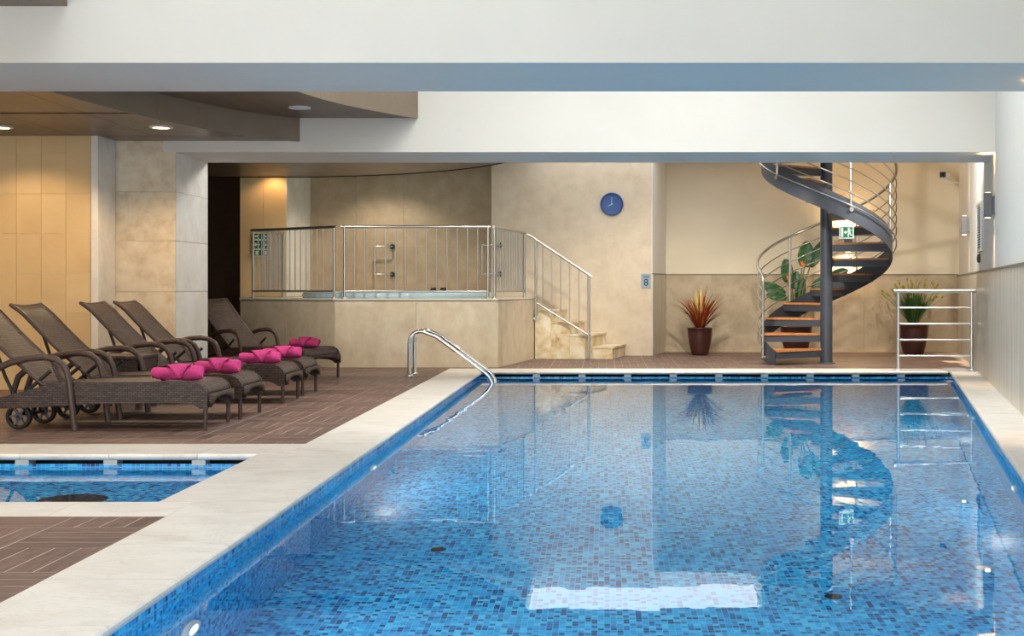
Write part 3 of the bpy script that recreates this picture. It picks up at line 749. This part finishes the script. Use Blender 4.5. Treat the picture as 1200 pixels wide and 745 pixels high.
# ------------------------------------------------------------------ stone steps
xt = [-.81, -.516, -.17, .15]; rise = PZ/5
stp = thing('stone_steps', 'stained travertine steps up to the raised tub', 'steps', (0, 0, 0))
fy, by = 19.25, 20.19; skw = .21
prev = -1.075
for k in range(4):
    x1 = xt[k]; z = rise*(4-k)
    m = MB(); m.prism([(prev, fy), (x1-.02, fy), (x1-.02+skw, by), (prev+skw, by)], 0, z-.03)
    st = m.build('step', M['step_stone'], stp)
    m = MB(); m.prism([(prev, fy-.012), (x1, fy-.012), (x1+skw, by), (prev+skw, by)], z-.03, z); m.build('tread_slab', M['step_stone'], st)
    prev = x1-.018
sr_ = thing('stair_railing', 'sloping steel handrail on the stone steps', 'railing', (0, 0, 0))
ry = 19.17
px = lambda x: (x-708)*ry/1450
pz = lambda y: 1.1-(y-337.5)*ry/1450
MB().tube([(px(617), ry-.01, pz(275)), (px(621), ry, pz(276)), (px(693), ry, pz(324))], .021, 10).build('top_rail', M['steel'], sr_)
MB().tube([(px(629), ry, pz(355)), (px(690), ry, pz(393))], .016, 8).build('bottom_rail', M['steel'], sr_)
ytop = lambda x: lerp(276, 324, (x-621)/72); ybot = lambda x: lerp(353, 393, (x-625)/65)
for x, yb in ((628, 375), (690, 418)):
    o = MB().tube([(px(x), ry, pz(yb)), (px(x), ry, pz(ytop(x)))], .021, 10).build('post', M['steel'], sr_)
    MB().tube([(px(x), ry, pz(yb)+.03), (px(x), ry+.062, pz(yb)+.03)], .035, 10).build('anchor', M['steel'], o)
for x in (636, 646.5, 657, 667.5, 678.5):
    MB().tube([(px(x), ry, pz(ybot(x))), (px(x), ry, pz(ytop(x)))], .0095, 6).build('baluster', M['steel'], sr_)

# ------------------------------------------------------------------ spiral stair
SX, SY = 3.25, 18.1
spi = thing('spiral_staircase', 'dark grey steel spiral staircase with wooden treads', 'staircase', (SX, SY, 0))
RIS = .22; zh = lambda a: RIS*(1+(212-a)/30.0)
pt = lambda a, r, z: Vector((r*math.cos(R(a)), r*math.sin(R(a)), z))
MB().lathe([(.088,0),(.088,5.0)], 24).build('pole', M['stair_paint'], spi)
MB().lathe([(.13,.001),(.13,.012),(.09,.016)], 24).build('pole_base', M['stair_paint'], spi)
AEND = -215
angs = [210-5*i for i in range(int((210-AEND)/5)+1)]
rings = []
for a in angs:
    zt, zb = zh(a)-.03, max(.001, zh(a)-.33)
    if a > 208: zt = min(zt, .20)
    zt = max(zt, zb+.05)
    rings.append([pt(a,.93,zb), pt(a,.945,zb), pt(a,.945,zt), pt(a,.93,zt)])
b = MB(); b.ring_sweep(rings, False, True, False); b.sm = [True]*len(b.sm); so = b.build('stringer', M['stair_paint'], spi)
mo = so.modifiers.new('split', 'EDGE_SPLIT'); mo.split_angle = R(35)
def wedge(a0, a1, r0, r1, z0, z1, n=5):
    pol = [pt(lerp(a0,a1,i/n), r1, 0) for i in range(n+1)] + [pt(a1, r0, 0), pt(a0, r0, 0)]
    return MB().prism([(p.x, p.y) for p in pol], z0, z1)
for k in range(1, 15):
    a0 = 212-30*(k-1); z = RIS*k
    # parallel-sided ends: a slight overlap so each nosing covers the tread below
    tr = wedge(a0+2, a0-30, .07, .93, z-.125, z-.028).build('tread', M['stair_paint'], spi)
    wedge(a0+3.5, a0-30, .10, .925, z-.028, z).build('tread_board', M['tread_wood'], tr)
hel = lambda r, off, a0, a1, st=5: [pt(a, r, zh(a)+off) for a in [a0-st*i for i in range(int((a0-a1)/st)+1)]]
for i in range(6):
    b = MB(); b.tube(hel(1.0, -.12+.17*i, 194, AEND), .0095, 6); b.build('rail', M['steel'], spi)
b = MB(); b.tube([pt(195,.99,1.10), pt(196,1.0,1.18)] + hel(1.0, .95, 194, AEND), .021, 8); b.build('handrail', M['steel'], spi)
for a in (192, 114, 52, 8, -80, -145, -205):
    zb = zh(a)-.20
    if a == 192: zb = .06
    o = MB().tube([pt(a,.975,zb), pt(a,.975,zh(a)+.93)], .019, 8).build('post', M['steel'], spi)
    MB().tube([pt(a,.945,zb+.03), pt(a,1.0,zb+.03)], .032, 10).build('bracket', M['steel'], o)

# ------------------------------------------------------------------ railing at the pool corner
t = thing('corner_railing', 'low five-bar grey steel railing at the far pool corner', 'railing', (3.95, 16.62, 0))
L = .985
for x in (0, L):
    o = MB().tube([(x,0,0),(x,0,1.06)], .023, 10).build('post', M['galv'], t)
    MB().lathe([(.05,0),(.05,.008),(.024,.014)], 14, (x,0,0)).build('base_flange', M['galv'], o)
MB().tube([(-.06,0,1.06),(L+.055,0,1.06)], .026, 10).build('top_rail', M['galv'], t)
for z in (.835, .62, .405, .19): MB().tube([(0,0,z),(L,0,z)], .0125, 8).build('rail', M['galv'], t)

# ------------------------------------------------------------------ pool ladder
lad = thing('pool_ladder', 'polished steel pool ladder with arched handrails', 'ladder', (0, 15.7, 0))
keys = [(-2.44,0,0), (-2.44,0,.2), (-2.44,0,.40)]
for i in range(1, 7):
    a = R(180-20*i); keys.append((-2.30+.14*math.cos(a), 0, .42+.14*math.sin(a)))
keys += [(-2.10,0,.49), (-1.80,0,.27), (-1.55,0,.085), (-1.45,0,.0), (-1.40,0,-.09), (-1.40,0,-.25), (-1.42,0,-.8), (-1.45,0,-1.1)]
for y in (-.21, .21):
    o = MB().tube([(k[0], y, k[2]) for k in keys], .024, 12).build('handrail', M['chrome'], lad)
    MB().lathe([(.05,0),(.05,.012),(.026,.018)], 16, (-2.44,y,0)).build('base_flange', M['chrome'], o)
for z in (-.40, -.68, -.96):
    b = MB(); b.box(-1.46, -1.38, -.2, .2, z, z+.03); bev(b.build('step', M['chrome'], lad))

# ------------------------------------------------------------------ wall fittings
# clock
clk = thing('wall_clock', 'round blue wall clock on the beige stone wall', 'clock', (.125, CLOCK_Y, 2.47))
Ry = Matrix.Rotation(R(90), 4, 'X')                           # lathe axis now points to -Y
b = MB(); b.lathe([(.155,0),(.188,0),(.188,.035),(.178,.045),(.165,.045),(.160,.028)], 36, M=Ry); b.build('rim', M['clock_rim'], clk)
b = MB(); b.lathe([(.165,.002),(.165,.022),(.001,.022)], 36, M=Ry); b.build('dial', M['clock_blue'], clk)
for h in range(1, 13):
    a = R(90-30*h); text_mesh(str(h), .064, M['clock_mark'], clk, (.128*math.cos(a), -.024, .128*math.sin(a)), (R(90),0,0))
def hand(a, L, wd, nm):
    b = MB(); Mx = Matrix.Rotation(R(a), 4, 'Y'); b.box(-wd/2, wd/2, -.030, -.026, -.02, L, Mx); b.build(nm, M['clock_mark'], clk)
hand(0, .11, .008, 'minute_hand'); hand(240, .075, .010, 'hour_hand')
b = MB(); b.lathe([(.012,.02),(.012,.034),(.001,.036)], 12, M=Ry); b.build('hub', M['clock_mark'], clk)
# sign 8
sg = thing('number_sign', 'small grey sign with the number 8 on the wall corner', 'sign', (.683, CLOCK_Y, 1.217))
b = MB(); b.box(-.078,.078,-.008,0,-.118,.118); bev(b.build('plate', M['sign_grey'], sg), .003)
text_mesh('8', .16, M['sign_ink'], sg, (0,-.0095,-.03), (R(90),0,0))
b = MB()
for z, wd in ((.080,.05),(.055,.042)):
    x = -wd
    while x < wd: b.box(x, x+.008, -.0092, -.0078, z-.006, z+.006); x += .012
b.build('small_lettering', M['sign_ink'], sg)
# exit sign by the stair
ex = thing('exit_sign', 'green and white running man exit sign on the spiral stair', 'sign', (3.325, 16.98, 1.865))
ES = 1.0
b = MB(); b.box(-.098,.098,-.004,.006,-.086,.086); bev(b.build('plate', M['sign_white'], ex), .002)
b = MB(); b.box(-.086,.086,-.0065,-.004,-.072,.072); b.build('green_field', M['green_sign'], ex)
def flat(poly, y0, y1): 
    return MB().prism(poly, y0, y1, Matrix.Rotation(R(90), 4, 'X'))
fy0, fy1 = .0065, .0082
b = flat([(-.074,-.062),(-.046,-.062),(-.046,.062),(-.074,.062)], fy0, fy1); b.build('door_symbol', M['sign_white'], ex)
b = flat([(-.036,0),(-.012,.026),(-.012,.010),(.012,.010),(.012,-.010),(-.012,-.010),(-.012,-.026)], fy0, fy1); b.build('arrow_symbol', M['sign_white'], ex)
b = MB(); Mr = Matrix.Rotation(R(90), 4, 'X')
b.prism([(.028+.012*math.cos(R(30*i)), .050+.012*math.sin(R(30*i))) for i in range(12)], fy0, fy1, Mr)
for poly in ([(.022,.036),(.044,.034),(.052,-.004),(.032,-.006)], [(.024,.036),(.008,.014),(.014,.008),(.030,.026)], [(.042,.034),(.066,.020),(.070,.027),(.046,.042)],
             [(.032,-.002),(.046,-.004),(.030,-.034),(.032,-.062),(.018,-.062),(.016,-.030)], [(.038,-.004),(.052,-.004),(.060,-.030),(.078,-.036),(.076,-.046),(.052,-.040)]):
    b.prism(poly, fy0, fy1, Mr)
b.build('running_man_symbol', M['sign_white'], ex)
b = MB(); b.tube([(0,.0,-.0),(0,.12,.02)], .006, 6); b.tube([(0,.12,.02),(-.02,.40,.10)], .006, 6); b.build('hanger', M['stair_paint'], ex)
# green notice in the niche
gn = thing('green_notice', 'green and white emergency notice on the niche wall behind the bars', 'sign', (-5.45, 19.66, 1.79), math.atan2(NB[1]-NA[1], NB[0]-NA[0]))
b = MB(); b.box(-.15,.15,-.012,.0,-.185,.185); b.build('plate', M['sign_white'], gn)
b = MB()
for x0 in (-.14, .005):
    b.box(x0, x0+.135, -.0145, -.012, -.175, -.085); b.box(x0, x0+.135, -.0145, -.012, -.06, .065)
    b.box(x0, x0+.135, -.0145, -.012, .09, .175)
b.build('green_field', M['green_sign'], gn)
b = MB()
for cx_ in (-.075, .072):
    b.prism([(cx_-.045, .0),(cx_-.01,.035),(cx_-.01,.012),(cx_+.045,.012),(cx_+.045,-.012),(cx_-.01,-.012),(cx_-.01,-.035)], .0145, .016, Mr)
    b.prism([(cx_-.02,-.165),(cx_+.02,-.165),(cx_+.02,-.10),(cx_-.02,-.10)], .0145, .016, Mr); b.prism([(cx_-.03,.12),(cx_+.03,.12),(cx_+.03,.145),(cx_-.03,.145)], .0145, .016, Mr)
b.build('pictogram', M['sign_white'], gn)
# right wall fittings: local x along the wall (towards the back), local -y into the room
RWA = math.atan2(1, SL)
def on_right(name, label, cat, y, z, grp=None):
    return thing(name, label, cat, (rw(y), y, z), RWA, grp)
# in this frame local +y points away from the pool side? out of the wall is +y
def sconce(y, z, label):
    t = on_right('wall_sconce', label, 'wall lamp', y, z)
    b = MB(); b.box(-.045,.045,0,.03,-.10,.10); b.build('wall_bracket', M['grey_metal'], t)
    b = MB(); b.box(-.06,.06,.03,.115,-.14,.14); bev(b.build('lamp_body', M['grey_metal'], t), .004)
    for z0 in (-.143, .139):
        b = MB(); b.box(-.04,.04,.045,.10,z0,z0+.004); b.build('lamp_glass', M['lamp_on'], t)
    n = Vector((-math.sin(RWA), math.cos(RWA), 0))
    p = Vector((rw(y), y, z)) + n*.06
    spot('sconce_up', p+Vector((0,0,.16)), 60, (1,.60,.26), 40, .8, (R(180),0,0), .02)
    spot('sconce_down', p-Vector((0,0,.16)), 60, (1,.60,.26), 40, .8, (0,0,0), .02)
sconce(13.95, 2.035, 'grey up and down wall lamp under the far beam')
sconce(18.5, 2.04, 'grey up and down wall lamp farther along the white wall')
sconce(9.0, 2.05, 'grey up and down wall lamp under the near beam, outside the frame')
# one on the back wall behind the stair
t = thing('wall_sconce', 'grey wall lamp glowing on the back wall behind the spiral stair', 'wall lamp', (4.20, BACK_Y, 1.86))
b = MB(); b.box(-.045,.045,-.05,0,-.10,.10); b.build('wall_bracket', M['grey_metal'], t)
b = MB(); b.box(-.06,.06,-.17,-.05,-.14,.14); b.build('lamp_body', M['grey_metal'], t)
for z0 in (-.143, .139): b = MB(); b.box(-.04,.04,-.15,-.07,z0,z0+.004); b.build('lamp_glass', M['lamp_on'], t)
spot('sconce_up', (4.20, BACK_Y-.13, 2.03), 70, (1,.68,.36), 172, 1.0, (R(180),0,0), .03)
spot('sconce_down', (4.20, BACK_Y-.13, 1.69), 70, (1,.68,.36), 172, 1.0, (0,0,0), .03)
# rules board
t = on_right('rules_board', 'tall narrow framed notice board on the white wall', 'notice', 16.1, 1.89)
b = MB(); b.box(-.40,.40,0,.02,-.32,.32); b.build('board', M['sign_grey'], t)
for q in ((-.40,.40,-.32,-.29),(-.40,.40,.29,.32),(-.40,-.37,-.29,.29),(.37,.40,-.29,.29)):
    b = MB(); b.box(q[0],q[1],.02,.03,q[2],q[3]); b.build('frame', M['galv'], t)
b = MB(); random.seed(3)
for i in range(17):
    z = .26-.032*i; x = -.34
    while x < .3:
        wv = random.uniform(.03,.10); b.box(x, min(x+wv, .34), .02, .0215, z-.009, z+.004); x += wv+.02
b.build('printed_lines', M['sign_ink'], t)
t = on_right('switch_box', 'small black switch box below the notice board', 'switch', 16.25, 1.49)
b = MB(); b.box(-.07,.07,0,.035,-.055,.055); bev(b.build('case', M['black'], t), .006); MB().box(-.03,.03,.035,.042,-.02,.02).build('rocker', M['grey_metal'], t)
# camera
t = thing('security_camera', 'small white bullet security camera high in the corner', 'camera', (5.66, 20.55, 2.97), R(-28))
b = MB(); b.box(-.06,.06,-.16,.14,-.055,.055); bev(b.build('housing', M['white_plastic'], t), .012)
b = MB(); b.box(-.072,.072,-.19,.12,.055,.068); b.build('sun_shield', M['white_plastic'], t)
b = MB(); b.box(-.05,.05,-.166,-.16,-.045,.045); b.build('lens_plate', M['black'], t)
b = MB(); b.lathe([(.03,0),(.03,.012),(.001,.014)], 14, (0,-.166,0), Matrix.Rotation(R(90),4,'X')); b.build('lens', M['black'], t)
b = MB(); b.tube([(0,.05,-.055),(.02,.08,-.11),(.12,.16,-.11),(.17,.20,-.11)], .02, 8); b.build('arm', M['white_plastic'], t)

# ------------------------------------------------------------------ potted plants
def pot(t, h, r):
    prof = [(r*.60,0),(r*.66,h*.02),(r*.74,h*.14),(r*.89,h*.45),(r*.98,h*.8),(r,h*.96),(r*1.03,h*.965),(r*1.03,h),(r*.94,h),(r*.93,h*.93)]
    MB().lathe(prof, 28, caps=True).build('pot', M['pot'], t)
    MB().lathe([(r*.93,h*.93),(r*.5,h*.95),(.001,h*.955)], 20, caps=False).build('soil', M['soil'], t)
def blades(n, h, spread, wid, rnd, z0, minh=.6, curl=.3):
    b = MB()
    for i in range(n):
        a = rnd.uniform(0, 2*math.pi); s = spread*math.sqrt(rnd.uniform(.02, 1)); H = h*rnd.uniform(minh, 1)*(1-.25*(s/spread)**2)
        dx, dy = math.cos(a), math.sin(a); pts = []
        for k in range(7):
            u = k/6; rr = .03 + s*(u*.75 + curl*u**3); z = z0 + H*(u - .22*(s/spread)*u**3)
            pts.append(Vector((dx*rr, dy*rr, z)))
        sx_, sy_ = -dy, dx
        vs = []
        for k, p in enumerate(pts):
            ww = wid*(1-.9*(k/6)**2)
            q = Vector((sx_, sy_, 0))*ww/2; vs += [p-q, p+Vector((dx,dy,0))*ww*.18, p+q]
        fs = []
        for k in range(6):
            for j in range(2): fs.append((3*k+j, 3*k+j+1, 3*k+3+j+1, 3*k+3+j))
        b.add(vs, fs, True)
    return b
rnd = random.Random(5)
t = thing('potted_grass', 'rust red and straw yellow grass in a dark red pot', 'plant', (1.575, 20.35, 0))
pot(t, .45, .205)
tag(blades(64, .80, .58, .036, rnd, .42, .62).build('red_foliage', M['red_blade'], t), kind='stuff')
tag(blades(60, .76, .36, .028, rnd, .42, .6).build('amber_foliage', M['orange_blade'], t), kind='stuff')
tag(blades(64, .80, .31, .020, rnd, .42, .75, .1).build('straw_foliage', M['yellow_blade'], t), kind='stuff')
t = thing('potted_grass', 'green reed grass with seed heads in a dark red pot behind the corner railing', 'plant', (5.11, 20.45, 0))
pot(t, .50, .245)
tag(blades(300, .78, .37, .024, rnd, .47, .62, .12).build('green_foliage', M['green_blade'], t), kind='stuff')
sb2, sd2 = MB(), MB()
for i in range(62):
    a = rnd.uniform(0, 2*math.pi); s = .50*math.sqrt(rnd.uniform(.03, 1)); H = .86*rnd.uniform(.72, 1)*(1-.35*(s/.5)**2)
    d0 = Vector((math.cos(a), math.sin(a), 0)); pts = [d0*(.03+s*(u*.8+.2*u*u))+Vector((0,0,.47+H*u)) for u in (0,.25,.5,.75,1)]
    sb2.tube(pts, [.004,.004,.003,.003,.002], 5)
    e = (pts[-1]-pts[-2]).normalized(); q = pts[-1]
    sd2.tube([q-e*.03, q-e*.01, q+e*.015, q+e*.04], [.004,.017,.016,.003], 6)
tag(sb2.build('stalk_tuft', M['petiole'], t), kind='stuff'); tag(sd2.build('seed_heads', M['seed'], t), kind='stuff')
# strelitzia behind the stair
spx, spy = 3.17, 20.45
t = thing('bird_of_paradise', 'broad-leaved plant with orange flowers in a dark red pot behind the stair', 'plant', (spx, spy, 0))
pot(t, .47, .26)
s71 = 1450/20.45
zz = lambda y: 1.1-(y-337.5)/s71
xx = lambda x: (x-708)/s71-spx
def big_leaf(bx, by, tx, ty, wd, yo, droop=.04):
    B, T = Vector((xx(bx), yo, zz(by))), Vector((xx(tx), yo*1.3-.05, zz(ty)))
    d = T-B; Ln = d.length; dn = d/Ln; side = dn.cross(Vector((0,-1,.15))).normalized(); nr = side.cross(dn)
    def fn(u, v):
        ww = 1.12*wd/2*(math.sin(math.pi*min(1, u*.93+.05))**.48)*(1-.12*u); vv = 2*v-1
        rip = .012*math.sin(u*26)*abs(vv)
        return B+d*u+side*(vv*ww)+nr*(-.10*wd*(1-abs(vv)**1.2)+rip-droop*u*u)
    b = MB(); b.grid(fn, 12, 8); lo = b.build('leaf', M['leaf'], t)
    so_ = lo.modifiers.new('thick', 'SOLIDIFY'); so_.thickness = .004
    root = Vector((xx(bx)*.12, yo*.2, .44)); mid = root.lerp(B, .55)+Vector((-(B.x)*.12, 0, .04))
    pts = [root, root.lerp(mid, .5)+Vector((0,0,.03)), mid, mid.lerp(B,.6)+Vector((0,0,.01)), B, B+d*.5-nr*.012, B+d*.9-nr*.006]
    MB().tube(pts, [.014,.013,.012,.011,.010,.006,.003], 7).build('stalk', M['petiole'], lo)
for a in ((943,313,946,283,.25,.02),(923,331,920,304,.20,-.05),(919,345,892,332,.18,-.1),(920,349,897,345,.14,-.16),(950,312,968,281,.19,.08),(937,353,942,325,.17,.12),(974,323,993,316,.14,.0),(951,337,972,322,.15,-.06),(930,338,936,318,.16,.16)):
    big_leaf(*a)
for fx, fy_ in ((922,329),(938,313)):
    base = Vector((xx(fx), -.18, zz(fy_)))
    b = MB()
    for k, (dx, dz) in enumerate(((-.03,.10),(.0,.115),(.03,.09),(.055,.06))):
        b.tube([base, base+Vector((dx*.5,-.01,dz*.5)), base+Vector((dx,-.02,dz))], [.008,.016,.002], 6)
    fo = b.build('flower', M['flower'], t)
    MB().tube([Vector((.02,-.03,.44)), Vector((xx(fx)*.5,-.1,.44+(base.z-.44)*.6)), base], .009, 6).build('flower_stalk', M['petiole'], fo)

# ------------------------------------------------------------------ loungers (foot end at the origin, head towards -x)
LAB = ['brown rattan lounger nearest the camera, its head cut by the frame', 'brown rattan lounger second from the camera', 'brown rattan lounger in the middle of the row of five',
       'brown rattan lounger fourth from the camera, beside the limestone column', 'brown rattan lounger turned at an angle in front of the platform, farthest away']
GR = 'rattan loungers in the row'
HW = .29
def make_lounger():
    t = thing('sun_lounger', LAB[0], 'sun lounger', (0,0,0), 0, GR)
    # seat with waterfall foot
    path = [(-1.29,.352),(-1.0,.366),(-.6,.374),(-.25,.376),(-.13,.374),(-.08,.365),(-.045,.345),(-.02,.315),(-.006,.275)]
    b = MB()
    nv = 10
    def top(i, j): 
        v = -HW+2*HW*j/nv; x, z = path[i]; return Vector((x, v, z-.012*(1-(v/HW)**2)*(1 if i < 5 else 0)))
    vs = [top(i, j) for i in range(len(path)) for j in range(nv+1)]
    fs = [(i*(nv+1)+j, (i+1)*(nv+1)+j, (i+1)*(nv+1)+j+1, i*(nv+1)+j+1) for i in range(len(path)-1) for j in range(nv+1-1)]
    b.add(vs, fs, True)
    so_ = b.build('seat', M['rat_xy'], t); md = so_.modifiers.new('thick', 'SOLIDIFY'); md.thickness = .022; md.offset = -1
    b = MB(); vs = []
    for j in range(nv+1):
        v = -HW+2*HW*j/nv; zb = .178+.072*(1-abs(v/HW)**3.2)
        vs += [(-.006, v, .277), (-.003, v, (.277+zb)/2), (-.004, v, zb)]
    fs = [(3*j+k, 3*j+k+1, 3*j+3+k+1, 3*j+3+k) for j in range(nv) for k in range(2)]
    b.add(vs, fs, True); fo = b.build('foot_apron', M['rat_yz'], t); md = fo.modifiers.new('thick', 'SOLIDIFY'); md.thickness = .03; md.offset = 1
    # side aprons
    side = [(-.004,.17),(-.002,.28),(-.02,.32),(-.05,.35),(-.09,.370),(-.14,.378),(-1.05,.372),(-1.28,.345),(-1.45,.295),(-1.70,.235),(-1.80,.225),(-1.80,.175),(-1.55,.170),(-1.2,.185),(-.9,.205),(-.4,.214),(-.16,.212),(-.10,.195),(-.06,.168)]
    for sy in (-1, 1):
        Mx = Matrix.Translation((0, sy*HW, 0)) @ Matrix.Rotation(R(90), 4, 'X')
        b = MB(); b.prism(side, -.017, .017, Mx); bev(b.build('side_rail', M['rat_xz'], t), .008)
        b = MB(); b.tube([(-.022, sy*HW, .26), (-.024, sy*HW, .0)], [.019,.016], 8); b.build('leg', M['rat_arm'], t)
        # armrest with its own leg
        y0 = sy*(HW+.03)
        pts = [(-1.02,y0,0),(-1.035,y0,.12),(-1.05,y0,.25),(-1.065,y0,.38),(-1.085,y0,.46),(-1.115,y0,.515),(-1.17,y0,.552),(-1.26,y0,.568),(-1.38,y0,.560),(-1.52,y0,.525),(-1.66,y0,.46),(-1.76,y0,.37),(-1.80,y0,.25),(-1.79,y0,.20)]
        b = MB(); b.tube(pts, .021, 8, flat=1.25); b.build('armrest', M['rat_arm'], t)
        b = MB(); b.tube([(-1.23,sy*(HW-.02),.46),(-1.42,sy*(HW-.03),.30),(-1.56,sy*(HW-.03),.19)], .015, 6); b.build('strut', M['rubber'], t)
        b = MB(); b.tube([(-1.72,sy*.22,.74),(-1.60,sy*.24,.42),(-1.50,sy*.25,.22)], .013, 6); b.build('prop', M['rubber'], t)
        # wheels
        Wx = Matrix.Translation((-1.50, sy*(HW-.075), .10)) @ Matrix.Rotation(R(90), 4, 'X')
        b = MB(); b.lathe([(.072,-.022),(.092,-.024),(.10,-.014),(.10,.014),(.092,.024),(.072,.022),(.072,-.022)], 24, M=Wx, caps=False); wh = b.build('wheel', M['rubber'], t)
        b = MB(); b.lathe([(.001,-.012),(.03,-.014),(.03,.014),(.001,.012)], 14, M=Wx, caps=False)
        for q in range(6):
            Sx = Wx @ Matrix.Rotation(R(60*q), 4, 'Z'); b.box(.02, .074, -.009, .009, -.008, .008, Sx)
        b.build('wheel_hub', M['grey_metal'], wh)
    b = MB(); b.tube([(-1.50,-.24,.10),(-1.50,.24,.10)], .012, 8); b.build('axle', M['rubber'], t)
    b = MB(); b.tube([(-1.50,-.14,.10),(-1.50,-.14,.19)], .012, 6); b.tube([(-1.50,.14,.10),(-1.50,.14,.19)], .012, 6); b.tube([(-1.5,-HW,.19),(-1.5,HW,.19)], .014, 6); b.build('axle_frame', M['rubber'], t)
    # backrest
    P0, P1 = Vector((-1.27,0,.335)), Vector((-1.93,0,.965)); BW = .265
    dv = P1-P0; nrm = Vector((dv.z, 0, -dv.x)).normalized()
    if nrm.x < 0: nrm = -nrm
    def fn(u, v):
        vv = 2*v-1; flare = .012*max(0, u-.85)/.15
        sag = .022*(1-vv*vv) + .02*math.sin(math.pi*u)
        back = -.05*max(0, u-.9)/.1
        return P0+dv*u+Vector((0, vv*(BW+flare), 0))+nrm*(-sag)+Vector((back*.5, 0, back*.15))
    b = MB(); b.grid(fn, 14, 8); bo = b.build('backrest', M['rat_back'], t); md = bo.modifiers.new('thick', 'SOLIDIFY'); md.thickness = .022; md.offset = 0
    b = MB()
    for v in (0, 1): b.tube([fn(i/14, v) for i in range(15)], .017, 8)
    b.tube([fn(1, j/8) for j in range(9)], .016, 8); b.build('back_frame', M['rat_arm'], t)
    return t
def make_towel():
    t = tag(link('rolled_towel', None), 'x', 'towel', 'pink towels on the loungers'); 
    rt = random.Random(2); nu, na = 30, 36; L = .38
    rings = []
    for i in range(nu+1):
        u = i/nu; ring = []
        for j in range(na):
            a = 2*math.pi*j/na
            fold = .17+.13*math.sin(a-.6)                        # slanting edge of the outer wrap
            base = .052
            x = u*L
            if x > fold: base = .061
            if x > fold and x < fold+.02: base = .068
            base += .003*math.sin(7*u+2*a)+.002*math.sin(13*u-a*3)
            e = 1.0-.20*max(0, (abs(u-.5)-.44)/.06)
            ring.append(Vector((-L/2+x+.010*math.sin(a*2)*(1 if u < .05 or u > .95 else 0), base*e*1.12*math.cos(a), .058+base*e*math.sin(a)*(1 if math.sin(a) > 0 else .88))))
        rings.append(ring)
    b = MB(); b.ring_sweep(rings, False, True, True); b.build('towel_roll', M['terry'], t)
    # a flap folded across the roll
    def fl_(u, v):
        a = lerp(-.55, 2.5, u); x = .045 + (v-.75)*lerp(.015, .19, min(1, u*1.5)) + .03*(u-.3)
        rr = .0655+.004*math.sin(8*u+4*v)
        return Vector((x, -rr*1.12*math.cos(a), .058+rr*math.sin(a)))
    b = MB(); b.grid(fl_, 14, 6); fo = b.build('folded_flap', M['terry'], t); md = fo.modifiers.new('thick', 'SOLIDIFY'); md.thickness = .008
    # spiral end
    sp = [(-L/2-.003, .046*(1-q/26)*1.12*math.cos(q*.55), .056+.046*(1-q/26)*math.sin(q*.55)) for q in range(24)]
    b = MB(); b.tube(sp, .007, 6); b.build('rolled_end', M['terry'], t)
    return t
spots = [(-3.06, 9.86, 0), (-3.03, 10.67, 0), (-3.04, 12.08, 0), (-3.06, 12.94, 0), (-3.43, 15.11, R(-29.7))]
lo0, tw0 = make_lounger(), make_towel()
TL = ['pink rolled towel on the lounger nearest the camera', 'pink rolled towel on the lounger second from the camera', 'pink rolled towel on the middle lounger of the row',
      'pink rolled towel on the fourth lounger, in front of the column', 'pink rolled towel on the angled lounger by the platform']
toff = (-.32, -.29, -.30, -.30, -.31)
for i, (x, y, a) in enumerate(spots):
    o = lo0 if i == 0 else copy_tree(lo0)
    o.location = (x, y, 0); o.rotation_euler = (0, 0, a); o['label'] = LAB[i]
    w_ = tw0 if i == 0 else copy_tree(tw0)
    w_.location = (x+toff[i]*math.cos(a)+(0 if i else .0), y+toff[i]*math.sin(a)+(-.04, -.02, -.06, -.02, .02)[i], .366); w_.rotation_euler = (0, 0, a+R((4, -5, 3, 6, 10)[i])); w_['label'] = TL[i]
# side table between loungers
t = thing('side_table', 'low dark rattan side table between the loungers', 'table', (-4.42, 11.38, 0))
b = MB(); b.box(-.24,.24,-.22,.22,.455,.49); bev(b.build('tabletop', M['rat_xy'], t), .01)
for q in ((-.235,.235,-.215,-.19),(-.235,.235,.19,.215)):
    b = MB(); b.box(q[0],q[1],q[2],q[3],.33,.455); b.build('apron', M['rat_xz'], t)
for q in ((-.235,-.21,-.215,.215),(.21,.235,-.215,.215)):
    b = MB(); b.box(q[0],q[1],q[2],q[3],.33,.455); b.build('apron', M['rat_yz'], t)
for x in (-.21,.21):
    for y in (-.19,.19): b = MB(); b.box(x-.022,x+.022,y-.022,y+.022,0,.34); b.build('leg', M['rat_arm'], t)
